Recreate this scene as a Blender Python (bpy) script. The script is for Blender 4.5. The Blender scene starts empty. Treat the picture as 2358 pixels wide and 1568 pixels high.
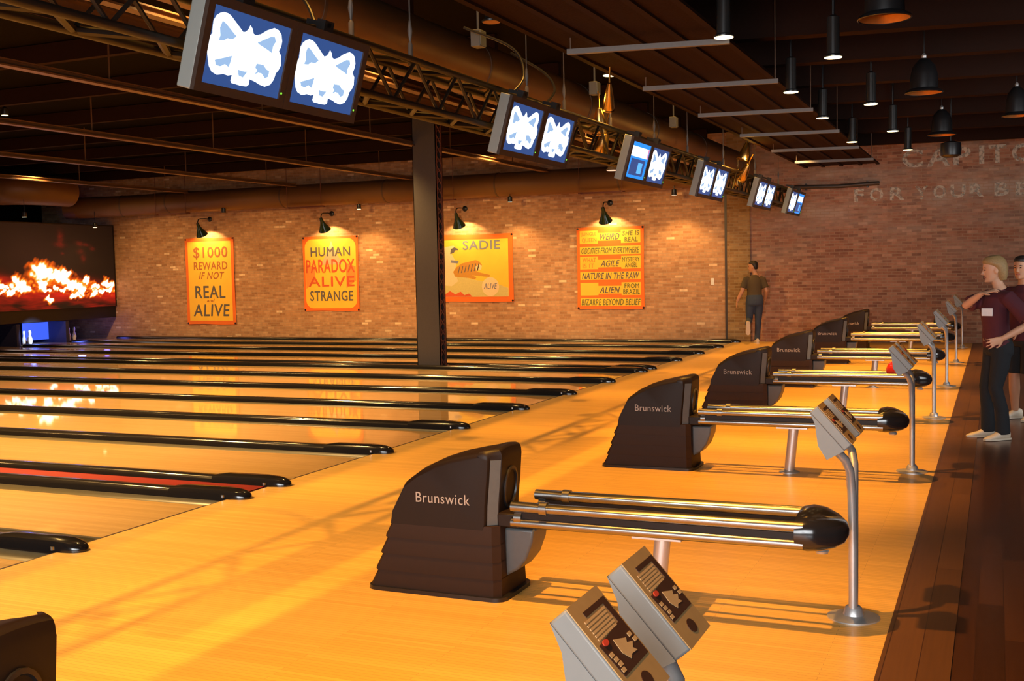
import bpy, bmesh, math, random
import numpy as np
from mathutils import Vector, Matrix
random.seed(7)
SC = bpy.context.scene
COL = SC.collection
PI = math.pi

# ------------------------------------------------------------------ camera, world, exposure, large lights
CX, CH = 5.4783, 1.7271
YAW, PITCH, ROLL, FPX = 0.41201, -0.06291, -0.0206, 2559.3
def make_camera():
    cy, sy = math.cos(YAW), math.sin(YAW)
    fw = Vector((-sy*math.cos(PITCH), cy*math.cos(PITCH), math.sin(PITCH)))
    rt = Vector((cy, sy, 0)); up = rt.cross(fw)
    c, s = math.cos(ROLL), math.sin(ROLL)
    r2 = c*rt + s*up; u2 = -s*rt + c*up
    cam = bpy.data.cameras.new('camera'); o = bpy.data.objects.new('camera', cam); COL.objects.link(o)
    m = Matrix((r2, u2, -fw)).transposed().to_4x4(); m.translation = (CX, 0, CH)
    o.matrix_world = m
    cam.sensor_width = 36; cam.lens = FPX*36/2358; cam.clip_start = .05; cam.clip_end = 200
    SC.camera = o
make_camera()
SC.view_settings.view_transform = 'Standard'; SC.view_settings.look = 'None'
SC.view_settings.gamma = 1; SC.view_settings.exposure = 0.0
SC.view_settings.use_curve_mapping = False
SC.cycles.use_denoising = True
SC.cycles.max_bounces = 6; SC.cycles.diffuse_bounces = 3; SC.cycles.glossy_bounces = 3
SC.cycles.sample_clamp_indirect = 4
SC.cycles.caustics_reflective = False; SC.cycles.caustics_refractive = False
w = bpy.data.worlds.new('world'); SC.world = w; w.use_nodes = True
w.node_tree.nodes['Background'].inputs[0].default_value = (.5, .55, .65, 1)
w.node_tree.nodes['Background'].inputs[1].default_value = .02

def light(kind, name, loc, target, energy, color, size=.05, angle=100, blend=.6, size_y=None):
    l = bpy.data.lights.new(name, kind); l.energy = energy; l.color = color
    if kind == 'AREA':
        l.size = size; l.spread = math.radians(100)
        if size_y: l.shape = 'RECTANGLE'; l.size_y = size_y
    else: l.shadow_soft_size = size
    if kind == 'SPOT': l.spot_size = math.radians(angle); l.spot_blend = blend
    o = bpy.data.objects.new(name, l); COL.objects.link(o); o.location = loc
    d = Vector(target) - Vector(loc)
    o.rotation_euler = d.to_track_quat('-Z', 'Y').to_euler()
    return o
AMBER = (1, .445, .06); WARM = (1, .57, .18); DAY = (.95, .98, 1.0)
# daylight from the street window behind the camera
light('AREA', 'window_daylight', (5.0, -3.9, 2.3), (4.2, 9, .4), 330, DAY, 9.0, size_y=2.5)
light('AREA', 'added_side_fill', (11.9, 13, 2.3), (4, 21, .6), 170, DAY, 9.0, size_y=2.4)  # added fill to brighten the far right wall; no window on this side

# ------------------------------------------------------------------ materials
def nt(name):
    m = bpy.data.materials.new(name); m.use_nodes = True
    return m, m.node_tree, m.node_tree.nodes['Principled BSDF']
def mat(name, col, rough=.5, metal=0, spec=.5, emit=None, estr=0, noise=.12, nscale=30, bump=0, coat=0, coat_rough=.1):
    m, t, b = nt(name)
    b.inputs['Roughness'].default_value = rough; b.inputs['Metallic'].default_value = metal
    b.inputs['Specular IOR Level'].default_value = spec
    b.inputs['Coat Weight'].default_value = coat; b.inputs['Coat Roughness'].default_value = coat_rough
    if emit:
        b.inputs['Emission Color'].default_value = (*emit, 1); b.inputs['Emission Strength'].default_value = estr
    tc = t.nodes.new('ShaderNodeTexCoord'); n = t.nodes.new('ShaderNodeTexNoise')
    n.inputs['Scale'].default_value = nscale; n.inputs['Detail'].default_value = 3
    t.links.new(tc.outputs['Object'], n.inputs['Vector'])
    mx = t.nodes.new('ShaderNodeMix'); mx.data_type = 'RGBA'
    mx.inputs[6].default_value = (*[c*(1-noise) for c in col], 1)
    mx.inputs[7].default_value = (*[min(1, c*(1+noise)) for c in col], 1)
    t.links.new(n.outputs['Fac'], mx.inputs[0]); t.links.new(mx.outputs[2], b.inputs['Base Color'])
    if bump:
        bp = t.nodes.new('ShaderNodeBump'); bp.inputs['Strength'].default_value = bump; bp.inputs['Distance'].default_value = .01
        t.links.new(n.outputs['Fac'], bp.inputs['Height']); t.links.new(bp.outputs['Normal'], b.inputs['Normal'])
    return m
def emis(name, col, strength):
    m, t, b = nt(name)
    b.inputs['Base Color'].default_value = (0, 0, 0, 1); b.inputs['Roughness'].default_value = .3
    b.inputs['Emission Color'].default_value = (*col, 1); b.inputs['Emission Strength'].default_value = strength
    return m
def ramp(t, stops):
    r = t.nodes.new('ShaderNodeValToRGB'); e = r.color_ramp.elements
    while len(e) < len(stops): e.new(.5)
    for k, (p, c) in enumerate(stops): e[k].position = p; e[k].color = (*c, 1)
    return r
def brick_mat(name, axes, stops, mortar, stain=None, bw=.20, bh=.064):
    m, t, b = nt(name); L = t.links.new
    tc = t.nodes.new('ShaderNodeTexCoord'); sp = t.nodes.new('ShaderNodeSeparateXYZ'); cb = t.nodes.new('ShaderNodeCombineXYZ')
    L(tc.outputs['Object'], sp.inputs[0]); L(sp.outputs[axes[0]], cb.inputs[0]); L(sp.outputs[axes[1]], cb.inputs[1])
    br = t.nodes.new('ShaderNodeTexBrick')
    for k, v in (('Scale', 1), ('Mortar Size', .006), ('Mortar Smooth', .3), ('Bias', 0), ('Brick Width', bw), ('Row Height', bh)): br.inputs[k].default_value = v
    br.inputs['Color1'].default_value = (0, 0, 0, 1); br.inputs['Color2'].default_value = (1, 1, 1, 1); br.inputs['Mortar'].default_value = (.5, .5, .5, 1)
    L(cb.outputs[0], br.inputs['Vector'])
    r = ramp(t, stops); L(br.outputs['Color'], r.inputs[0])
    n = t.nodes.new('ShaderNodeTexNoise'); n.inputs['Scale'].default_value = 9; n.inputs['Detail'].default_value = 5
    L(tc.outputs['Object'], n.inputs['Vector'])
    hs = t.nodes.new('ShaderNodeHueSaturation'); mr = t.nodes.new('ShaderNodeMapRange')
    mr.inputs['To Min'].default_value = .6; mr.inputs['To Max'].default_value = 1.4
    L(n.outputs['Fac'], mr.inputs['Value']); L(mr.outputs['Result'], hs.inputs['Value']); L(r.outputs[0], hs.inputs['Color'])
    src = hs.outputs[0]
    if stain:   # old paint worn into the brick
        n2 = t.nodes.new('ShaderNodeTexNoise'); n2.inputs['Scale'].default_value = .9; n2.inputs['Detail'].default_value = 8; n2.inputs['Roughness'].default_value = .7
        mp = t.nodes.new('ShaderNodeMapping'); mp.inputs['Scale'].default_value = (.6, 1, 2.2)
        L(tc.outputs['Object'], mp.inputs[0]); L(mp.outputs[0], n2.inputs['Vector'])
        r2 = ramp(t, [(.42, (0, 0, 0)), (.62, (1, 1, 1))]); L(n2.outputs['Fac'], r2.inputs[0])
        # paint survives mostly on the upper part of the wall
        mh = t.nodes.new('ShaderNodeMapRange'); mh.inputs['From Min'].default_value = 1.5; mh.inputs['From Max'].default_value = 2.9
        mh.inputs['To Max'].default_value = .75; L(sp.outputs[2], mh.inputs['Value'])
        mm = t.nodes.new('ShaderNodeMath'); mm.operation = 'MULTIPLY'; L(r2.outputs[0], mm.inputs[0]); L(mh.outputs[0], mm.inputs[1])
        mx0 = t.nodes.new('ShaderNodeMix'); mx0.data_type = 'RGBA'; L(mm.outputs[0], mx0.inputs[0]); L(src, mx0.inputs[6])
        mx0.inputs[7].default_value = (*stain, 1); src = mx0.outputs[2]
    mx = t.nodes.new('ShaderNodeMix'); mx.data_type = 'RGBA'; L(br.outputs['Fac'], mx.inputs[0]); L(src, mx.inputs[6])
    mx.inputs[7].default_value = (*mortar, 1); L(mx.outputs[2], b.inputs['Base Color'])
    bp = t.nodes.new('ShaderNodeBump'); bp.invert = True; bp.inputs['Strength'].default_value = .5; bp.inputs['Distance'].default_value = .012
    L(br.outputs['Fac'], bp.inputs['Height']); L(bp.outputs['Normal'], b.inputs['Normal'])
    b.inputs['Roughness'].default_value = .85; b.inputs['Specular IOR Level'].default_value = .25
    return m
def board_mat(name, stops, bw, bh, rough, swap=False, coat=0, coat_rough=.05, grain=.25, gap=.0006, gapcol=(.15, .08, .03)):
    m, t, b = nt(name); L = t.links.new
    tc = t.nodes.new('ShaderNodeTexCoord'); sp = t.nodes.new('ShaderNodeSeparateXYZ'); cb = t.nodes.new('ShaderNodeCombineXYZ')
    L(tc.outputs['Object'], sp.inputs[0]); a = (1, 0) if swap else (0, 1)
    L(sp.outputs[a[0]], cb.inputs[0]); L(sp.outputs[a[1]], cb.inputs[1])
    br = t.nodes.new('ShaderNodeTexBrick'); br.offset = .37
    for k, v in (('Scale', 1), ('Mortar Size', gap), ('Mortar Smooth', 0), ('Bias', 0), ('Brick Width', bw), ('Row Height', bh)): br.inputs[k].default_value = v
    br.inputs['Color1'].default_value = (0, 0, 0, 1); br.inputs['Color2'].default_value = (1, 1, 1, 1); br.inputs['Mortar'].default_value = (.5, .5, .5, 1)
    L(cb.outputs[0], br.inputs['Vector'])
    r = ramp(t, stops); L(br.outputs['Color'], r.inputs[0])
    mp = t.nodes.new('ShaderNodeMapping'); mp.inputs['Scale'].default_value = (2.5, 70, 1); L(cb.outputs[0], mp.inputs[0])
    n = t.nodes.new('ShaderNodeTexNoise'); n.inputs['Scale'].default_value = 1; n.inputs['Detail'].default_value = 4; L(mp.outputs[0], n.inputs['Vector'])
    mr = t.nodes.new('ShaderNodeMapRange'); mr.inputs['To Min'].default_value = 1-grain; mr.inputs['To Max'].default_value = 1+grain; L(n.outputs['Fac'], mr.inputs['Value'])
    hs = t.nodes.new('ShaderNodeHueSaturation'); L(mr.outputs[0], hs.inputs['Value']); L(r.outputs[0], hs.inputs['Color'])
    mx = t.nodes.new('ShaderNodeMix'); mx.data_type = 'RGBA'; L(br.outputs['Fac'], mx.inputs[0]); L(hs.outputs[0], mx.inputs[6]); mx.inputs[7].default_value = (*gapcol, 1)
    L(mx.outputs[2], b.inputs['Base Color'])
    b.inputs['Roughness'].default_value = rough; b.inputs['Coat Weight'].default_value = coat; b.inputs['Coat Roughness'].default_value = coat_rough
    return m

M = {}
M['approach'] = board_mat('approach_maple', [(0, (.68, .40, .095)), (.5, (.74, .445, .11)), (1, (.78, .475, .125))], 1.6, .03, .42, coat=.25, coat_rough=.25, grain=.07)
M['lane'] = board_mat('lane_maple', [(0, (.64, .40, .15)), (.5, (.70, .44, .17)), (1, (.76, .49, .20))], 9.0, .027, .35, coat=1, coat_rough=.035, grain=.08)
M['dark_floor'] = board_mat('dark_oak_floor', [(0, (.040, .015, .006)), (.5, (.055, .020, .008)), (1, (.075, .028, .010))], 1.5, .12, .25, swap=True, gap=.002, gapcol=(.03, .012, .006))
M['trim_floor'] = board_mat('brown_border_board', [(0, (.095, .040, .013)), (1, (.13, .055, .018))], 2.2, .14, .35, swap=True, gap=.002, gapcol=(.04, .015, .008))
M['brick'] = brick_mat('red_brick', (0, 2), [(0, (.38, .19, .095)), (.3, (.46, .24, .12)), (.6, (.51, .275, .14)), (.93, (.57, .33, .18)), (.978, (.60, .35, .19)), (.984, (.80, .55, .33)), (1, (.84, .60, .38))], (.45, .29, .18))
M['brick_old'] = brick_mat('old_painted_brick', (0, 2), [(0, (.24, .105, .065)), (.4, (.35, .155, .09)), (.8, (.42, .20, .12)), (1, (.50, .27, .17))], (.40, .26, .17), stain=(.46, .38, .30))
M['brick_pier'] = brick_mat('olive_brick', (0, 2), [(0, (.24, .13, .05)), (.5, (.32, .18, .075)), (1, (.4, .25, .11))], (.34, .24, .13))
M['brick_side'] = brick_mat('side_brick', (1, 2), [(0, (.2, .08, .05)), (.5, (.34, .15, .08)), (1, (.45, .22, .12))], (.36, .24, .16))
M['ceiling'] = mat('black_deck', (.008, .006, .005), .95, spec=.02, bump=.2)
M['beam'] = mat('dark_stained_beam', (.022, .010, .007), .8, spec=.05)
M['steel_brown'] = mat('painted_brown_steel', (.12, .058, .024), .45)
M['truss'] = mat('dark_truss_paint', (.014, .009, .006), .45)
M['duct'] = mat('brown_painted_duct', (.15, .065, .020), .45, noise=.06, nscale=4)
M['duct_seam'] = mat('duct_seam_band', (.09, .05, .03), .5)
M['sheet'] = mat('brown_mesh_panel', (.022, .010, .006), .9, spec=.05, noise=.5, nscale=60, bump=.4)
M['column'] = mat('slate_painted_steel', (.062, .054, .058), .5)
M['lattice'] = mat('oxide_red_steel', (.16, .05, .035), .55)
M['black'] = mat('satin_black', (.012, .011, .012), .35)
M['can_black'] = mat('black_enamel', (.02, .02, .02), .3)
M['gloss_black'] = mat('gloss_black', (.014, .012, .012), .16, spec=.7)
M['gutter'] = mat('dark_gutter', (.10, .085, .05), .32)
M['hood'] = mat('charcoal_plastic', (.014, .0075, .005), .48, spec=.25, nscale=60, noise=.1)
M['hood_low'] = mat('ribbed_charcoal_plastic', (.026, .011, .005), .6, spec=.25)
M['grip'] = mat('slate_grey_plastic', (.085, .09, .09), .42)
M['chrome'] = mat('brushed_chrome', (.32, .305, .29), .30, metal=1, noise=.04)
M['alu'] = mat('satin_aluminium', (.60, .58, .57), .38, metal=.7, noise=.05)
M['silver'] = mat('silver_lettering', (.36, .30, .25), .45)
M['bar_grey'] = mat('galvanised_grey', (.13, .115, .105), .5)
M['casing'] = mat('pale_grey_casing', (.25, .28, .27), .5, noise=.04)
M['grey'] = mat('grey_plastic_casing', (.17, .18, .18), .45, noise=.04)
M['tan'] = mat('tan_keypad_face', (.36, .22, .085), .5)
M['brown_print'] = mat('dark_brown_print', (.055, .022, .012), .5)
M['tan_print'] = mat('pale_tan_print', (.52, .33, .15), .5)
M['red_print'] = mat('red_print', (.6, .06, .03), .5)
M['bezel'] = mat('dark_bezel', (.05, .032, .024), .4)
M['red_carpet'] = mat('red_painted_strip', (.20, .008, .005), .6, spec=.2)
M['canvas_y'] = mat('yellow_canvas', (.95, .56, .05), .8, nscale=4, noise=.08)
M['canvas_o'] = mat('orange_canvas', (.85, .17, .02), .8, nscale=4, noise=.08)
M['ink_dark'] = mat('faded_navy_ink', (.12, .105, .11), .85)
M['ink_red'] = mat('brick_red_ink', (.66, .10, .03), .85)
M['ink_brown'] = mat('brown_ink', (.44, .14, .04), .85)
M['ink_orange'] = mat('orange_ink', (.85, .28, .05), .85)
M['ink_green'] = mat('olive_ink', (.16, .17, .05), .85)
M['ink_grey'] = mat('warm_grey_ink', (.60, .44, .26), .85)
M['ink_cream'] = mat('cream_ink', (.86, .62, .36), .85)
M['ink_tiger'] = mat('ochre_ink', (.55, .26, .04), .85)
M['ink_blue'] = mat('grey_blue_ink', (.20, .22, .30), .85)
M['ink_pale'] = mat('pale_green_ink', (.62, .52, .20), .85)
M['green_shade'] = mat('dark_green_enamel', (.012, .03, .012), .18)
M['white'] = mat('white_plate', (.8, .76, .7), .5)
M['pin'] = mat('white_pin', (.85, .85, .85), .3)
M['red_ball'] = mat('red_bowling_ball', (.65, .03, .02), .12, coat=.6)
M['dark_ball'] = mat('dark_green_bowling_ball', (.015, .03, .02), .12, coat=.6)
M['brass'] = mat('brass_fixture', (.75, .48, .16), .25, metal=1)
M['bronze'] = mat('bronze_reflector', (.50, .20, .05), .4, metal=.6)
M['screen_blue'] = emis('blue_screen', (.035, .085, .27), 1.0)
M['emblem'] = emis('white_emblem', (.85, .93, 1), 2.4)
M['emblem_tint'] = emis('pale_blue_emblem', (.36, .55, .85), 1.0)
M['ui_blue'] = emis('bright_blue_interface', (.02, .30, .95), 1.1)
M['ui_navy'] = emis('navy_interface', (.035, .08, .27), 1)
M['ui_white'] = emis('white_interface', (.9, .95, 1), 2)
M['ui_pink'] = emis('pink_interface', (.7, .25, .45), 1.2)
M['ui_cyan'] = emis('cyan_interface', (.10, .42, .95), 1.3)
M['led'] = emis('green_indicator', (.25, .9, .05), 1.5)
M['lamp_hot'] = emis('warm_lamp_face', (1, .74, .34), 7)
M['lamp_pink'] = emis('dim_lamp_face', (1, .62, .42), 1.0)
M['blue_panel'] = emis('blue_lit_curtain', (.06, .14, 1), 1.0)  # blue light falling on the curtain, put in as its own glow
M['blue_dark'] = mat('navy_pin_deck_wall', (.03, .03, .09), .6)
M['skin'] = mat('skin', (.62, .33, .20), .5, noise=.04)
M['skin_tan'] = mat('tan_skin', (.50, .24, .13), .5, noise=.04)
M['maroon'] = mat('maroon_cotton', (.075, .010, .018), .85, bump=.2)
M['jeans_dark'] = mat('dark_denim', (.008, .009, .012), .9, bump=.2)
M['jeans_blue'] = mat('blue_denim', (.035, .050, .085), .85, bump=.2)
M['brown_tee'] = mat('brown_cotton', (.075, .050, .022), .85, bump=.2)
M['shorts'] = mat('black_cotton', (.010, .010, .011), .85)
M['blonde'] = mat('blonde_hair', (.34, .21, .085), .6, nscale=90, noise=.35)
M['dark_hair'] = mat('dark_hair', (.018, .011, .008), .5)
M['shoe'] = mat('cream_leather', (.62, .52, .40), .5)
M['shoe_red'] = mat('tan_leather', (.40, .22, .13), .5)
M['belt'] = mat('black_belt', (.02, .018, .018), .4)
M['lip'] = mat('lip', (.42, .13, .10), .5)
M['eye'] = mat('dark_eye', (.02, .012, .01), .3)
M['shirt_print'] = mat('white_shirt_print', (.8, .76, .78), .7)
M['red_shadowless'] = mat('dark_wood_panel', (.05, .025, .015), .6)

# ------------------------------------------------------------------ mesh builder
class MB:
    def __init__(s): s.v = []; s.f = []; s.M = Matrix.Identity(4)
    def add(s, vs, fs):
        o = len(s.v); s.v += [tuple(s.M @ Vector(p)) for p in vs]; s.f += [tuple(o+i for i in f) for f in fs]; return s
    def box(s, a, b):
        x0, y0, z0 = a; x1, y1, z1 = b
        return s.add([(x0,y0,z0),(x1,y0,z0),(x1,y1,z0),(x0,y1,z0),(x0,y0,z1),(x1,y0,z1),(x1,y1,z1),(x0,y1,z1)],
                     [(0,3,2,1),(4,5,6,7),(0,1,5,4),(1,2,6,5),(2,3,7,6),(3,0,4,7)])
    def rings(s, R, cap=True, close=False):
        n = len(R[0]); vs = [p for r in R for p in r]; fs = []
        m = len(R)
        for i in range(m if close else m-1):
            for j in range(n):
                a = i*n+j; b = i*n+(j+1) % n; c = ((i+1) % m)*n+(j+1) % n; d = ((i+1) % m)*n+j
                fs.append((a, b, c, d))
        if cap and not close: fs.append(tuple(range(n-1, -1, -1))); fs.append(tuple((m-1)*n+j for j in range(n)))
        return s.add(vs, fs)
    def tube(s, pts, r, n=12, cap=True, ref=None):
        P = [Vector(p) for p in pts]; k = len(P)
        rr = r if isinstance(r, list) else [r]*k
        T = [(P[min(i+1, k-1)]-P[max(i-1, 0)]).normalized() for i in range(k)]
        u = Vector(ref) if ref else (Vector((0, 0, 1)) if abs(T[0].z) < .9 else Vector((1, 0, 0)))
        R = []
        for i in range(k):
            u = (u - T[i]*u.dot(T[i])).normalized(); w_ = T[i].cross(u)
            q = rr[i]; a, b = q if isinstance(q, tuple) else (q, q)
            R.append([tuple(P[i] + u*(a*math.cos(2*PI*j/n)) + w_*(b*math.sin(2*PI*j/n))) for j in range(n)])
        return s.rings(R, cap)
    def lathe(s, prof, c=(0, 0, 0), n=24, cap=True):
        c = Vector(c)
        R = [[(c.x+r*math.cos(2*PI*j/n), c.y+r*math.sin(2*PI*j/n), c.z+z) for j in range(n)] for r, z in prof]
        return s.rings(R, cap)
    def ball(s, c, r, n=16, m=10):
        a, b, d = r if isinstance(r, tuple) else (r, r, r)
        R = []
        for i in range(m+1):
            t = PI*(i+.15)/(m+.3); R.append([(c[0]+a*math.sin(t)*math.cos(2*PI*j/n), c[1]+b*math.sin(t)*math.sin(2*PI*j/n), c[2]-d*math.cos(t)) for j in range(n)])
        return s.rings(R)
    def prism(s, poly, frame, d0, d1):
        # polygon (a,b) extruded between d0 and d1; frame maps (a,b,d) to a point
        n = len(poly)
        vs = [frame(a, b, d0) for a, b in poly]+[frame(a, b, d1) for a, b in poly]
        fs = [tuple(range(n-1, -1, -1)), tuple(range(n, 2*n))]+[(i, (i+1) % n, n+(i+1) % n, n+i) for i in range(n)]
        return s.add(vs, fs)
    def build(s, name, m, parent=None, smooth=None, bevel=0, angle=40, seg=2):
        me = bpy.data.meshes.new(name)
        me.from_pydata(s.v, [], s.f)
        bm = bmesh.new(); bm.from_mesh(me)
        big = [f for f in bm.faces if len(f.verts) > 4]
        if big: bmesh.ops.triangulate(bm, faces=big)
        bmesh.ops.recalc_face_normals(bm, faces=bm.faces)
        for f in bm.faces: f.smooth = True
        bm.to_mesh(me); bm.free()
        try: me.set_sharp_from_angle(angle=math.radians(angle))
        except Exception: pass
        me.materials.append(M[m] if isinstance(m, str) else m)
        o = bpy.data.objects.new(name, me); COL.objects.link(o)
        if parent: o.parent = parent
        if bevel:
            b = o.modifiers.new('bevel', 'BEVEL'); b.width = bevel; b.segments = seg; b.limit_method = 'ANGLE'; b.angle_limit = math.radians(35)
        return o
def spline(P, n=6):
    P = [Vector(p) for p in P]; Q = [P[0]*2-P[1]]+P+[P[-1]*2-P[-2]]; out = []
    for i in range(1, len(Q)-2):
        a, b_, c, d = Q[i-1:i+3]
        for k in range(n):
            t = k/n; out.append(.5*((2*b_)+(c-a)*t+(2*a-5*b_+4*c-d)*t*t+(3*b_-a-3*c+d)*t**3))
    return out+[P[-1]]
def tag(o, label=None, cat=None, group=None, kind=None):
    if label: o['label'] = label
    if cat: o['category'] = cat
    if group: o['group'] = group
    if kind: o['kind'] = kind
    return o
def thing(name, label, cat, loc=(0, 0, 0), rz=0, group=None):
    o = bpy.data.objects.new(name, None); COL.objects.link(o); o.location = loc; o.rotation_euler = (0, 0, rz)
    o.empty_display_size = .1
    return tag(o, label, cat, group)
def struct(name, mb, m, bevel=0):
    return tag(mb.build(name, m, bevel=bevel), kind='structure')
KIDS = {}
def dup(root, loc, label, rz=None):
    kids = {}
    for o in COL.objects:
        if o.parent: kids.setdefault(o.parent.name, []).append(o)
    def cp(o, par):
        c = o.copy(); COL.objects.link(c)
        if par: c.parent = par
        for k in kids.get(o.name, []): cp(k, c)
        return c
    r = cp(root, None); r.location = loc; r['label'] = label
    if rz is not None: r.rotation_euler = (0, 0, rz)
    return r
_font = {}
def text_geo(txt, off=0):
    key = txt; txt = (txt, off)
    if txt not in _font:
        cu = bpy.data.curves.new('t', 'FONT'); cu.body = key; cu.resolution_u = 3; cu.offset = off; cu.space_character = 1.08
        o = bpy.data.objects.new('t', cu); COL.objects.link(o)
        dg = bpy.context.evaluated_depsgraph_get(); me = bpy.data.meshes.new_from_object(o.evaluated_get(dg))
        vs = [tuple(v.co) for v in me.vertices]; fs = [tuple(p.vertices) for p in me.polygons]
        bpy.data.objects.remove(o); bpy.data.curves.remove(cu); bpy.data.meshes.remove(me)
        x = [v[0] for v in vs]; y = [v[1] for v in vs]; x0, x1, y0, y1 = min(x), max(x), min(y), max(y)
        _font[txt] = ([((v[0]-x0)/(x1-x0), (v[1]-y0)/(y1-y0)) for v in vs], fs)
    return _font[txt]
def put_text(mb, txt, box, frame, d0, shear=0, thick=.004, bold=0, off=0):
    # lettering fitted into box (a0,b0,a1,b1); raised a few millimetres
    if bold:
        for k, (da, db) in enumerate(((-bold, 0), (bold, 0), (0, -bold), (0, bold))): put_text(mb, txt, (box[0]+da, box[1]+db, box[2]+da, box[3]+db), frame, d0, shear, thick+.0007*k)
        return
    uv, fs = text_geo(txt, off); a0, b0, a1, b1 = box; n = len(uv)
    P = [(a0+u*(a1-a0)+shear*(v-.5)*(b1-b0), b0+v*(b1-b0)) for u, v in uv]
    edges = {}
    for f in fs:
        for i in range(len(f)):
            e = (f[i], f[(i+1) % len(f)]); edges[e] = 1
    side = [e for e in edges if (e[1], e[0]) not in edges]
    vs = [frame(a, b, d0) for a, b in P]+[frame(a, b, d0+thick) for a, b in P]
    F = [tuple(n+i for i in f) for f in fs]+[tuple(reversed(f)) for f in fs]+[(a, b, n+b, n+a) for a, b in side]
    mb.add(vs, F)

# ------------------------------------------------------------------ layout numbers
PITCH_Y, GAP, Y0 = 1.70, .533, 5.30
CAPS = [3.60, 5.30, 7.00, 7.533]+[7.533+1.7*k for k in range(1, 7)]+[18.266+1.7*k for k in range(0, 5)]
LANES = [(3.60, 5.30), (5.30, 7.00)]+[(7.533+1.7*k, 9.233+1.7*k) for k in range(6)]+[(18.266+1.7*k, 19.966+1.7*k) for k in range(4)]
WY = 25.3            # face of the far brick wall
AX = 5.02            # end of the approach
ORD = ['first', 'second', 'third', 'fourth', 'fifth', 'sixth', 'seventh', 'eighth', 'ninth', 'tenth', 'eleventh', 'twelfth', 'thirteenth', 'fourteenth', 'fifteenth']

# ------------------------------------------------------------------ the setting
b = MB(); b.box((.012, -4, -.2), (AX, WY, 0)); struct('floor', b, 'approach')
b = MB(); b.box((AX+.29, -4, -.2), (12, WY, -.004)); struct('floor', b, 'dark_floor')
b = MB(); b.box((AX, -4, -.2), (AX+.29, WY, .003)); struct('trim_1', b, 'trim_floor')
b = MB(); b.box((-.012, -4, -.2), (.012, WY, -.004)); struct('trim_2', b, 'brown_print')        # foul line joint
b = MB(); b.box((-21, -4, -.4), (-.012, WY, -.16)); struct('floor', b, 'black')                  # slab under the lanes
b = MB(); b.box((-21, WY, -.4), (-.16, WY+.3, 5)); struct('wall_far', b, 'brick')
b = MB(); b.box((.36, WY, -.4), (12, WY+.3, 5)); far_r = struct('wall_far_right', b, 'brick_old')
b = MB(); b.box((-.16, WY-.07, -.2), (.36, WY+.3, 5)); struct('trim_3', b, 'brick_pier')
b = MB(); b.box((-.215, WY-.06, 0), (-.165, WY-.005, 3.9)); tag(b.build('conduit_pipe', 'bezel'), 'thin dark vertical conduit pipe where the brick wall meets the olive pier', 'pipe')
b = MB(); b.box((12, -4.3, -.4), (12.3, WY+.3, 5)); struct('wall_right', b, 'brick_side')
b = MB()
for a, c in (((-21, -4.3, -.4), (.4, -4, 5)), ((9.6, -4.3, -.4), (12, -4, 5)), ((.4, -4.3, -.4), (9.6, -4, 1.0)), ((.4, -4.3, 3.6), (9.6, -4, 5))): b.box(a, c)
struct('wall_near', b, 'red_shadowless')
b = MB(); b.box((-21.3, -4.3, 4.75), (.85, WY+.3, 5.05)); b.box((2.1, -4.3, 4.75), (12.3, WY+.3, 5.05)); b.box((.85, -4.3, 4.75), (2.1, 1.5, 5.05))
b.box((.75, 1.5, 5.05), (.85, WY+.3, 9.5)); b.box((2.1, 1.5, 5.05), (2.2, WY+.3, 9.5)); b.box((.75, 1.4, 9.4), (2.2, WY+.3, 9.6)); b.box((.85, 1.4, 5.05), (2.1, 1.5, 9.4)); b.box((.85, WY, 5.0), (2.1, WY+.3, 9.4)); struct('ceiling', b, 'ceiling')
b = MB(); b.box((-21.3, -4.3, -.4), (-21, WY+.3, 5)); struct('wall_left', b, 'ceiling')

# painted wall sign, worn capitals standing on the old brick
wf = lambda a, b_, d: (a, WY-.002-d, b_)
def worn_paint():
    m, t, b = nt('worn_wall_paint'); L = t.links.new
    tc = t.nodes.new('ShaderNodeTexCoord'); n = t.nodes.new('ShaderNodeTexNoise'); n.inputs['Scale'].default_value = 14; n.inputs['Detail'].default_value = 6
    L(tc.outputs['Object'], n.inputs['Vector'])
    r = ramp(t, [(.34, (.0, .0, .0)), (.55, (.9, .9, .9))]); L(n.outputs['Fac'], r.inputs[0])
    tr = t.nodes.new('ShaderNodeBsdfTransparent'); ms = t.nodes.new('ShaderNodeMixShader')
    b.inputs['Base Color'].default_value = (.66, .58, .46, 1); b.inputs['Roughness'].default_value = .9
    L(r.outputs[0], ms.inputs[0]); L(tr.outputs[0], ms.inputs[1]); L(b.outputs[0], ms.inputs[2])
    L(ms.outputs[0], t.nodes['Material Output'].inputs[0]); return m
M['wall_paint'] = worn_paint()
b = MB()
for ch, x0, x1 in (('C', 3.60, 4.02), ('A', 4.10, 4.56), ('P', 4.62, 4.96), ('I', 5.12, 5.22), ('T', 5.30, 5.64), ('O', 5.74, 6.15), ('L', 6.25, 6.5)):
    put_text(b, ch, (x0, 3.74, x1, 4.12), wf, 0, thick=.002, off=.03)
for ch, x0, x1 in (('F', 2.62, 2.82), ('O', 2.94, 3.22), ('R', 3.36, 3.66), ('Y', 3.86, 4.13), ('O', 4.23, 4.48), ('U', 4.57, 4.86), ('R', 4.94, 5.22), ('B', 5.42, 5.69), ('E', 5.82, 6.06), ('E', 6.18, 6.42)):
    put_text(b, ch, (x0, 3.06, x1, 3.34), wf, 0, thick=.002, off=.03)
o = b.build('painted_lettering', 'wall_paint', far_r)

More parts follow.
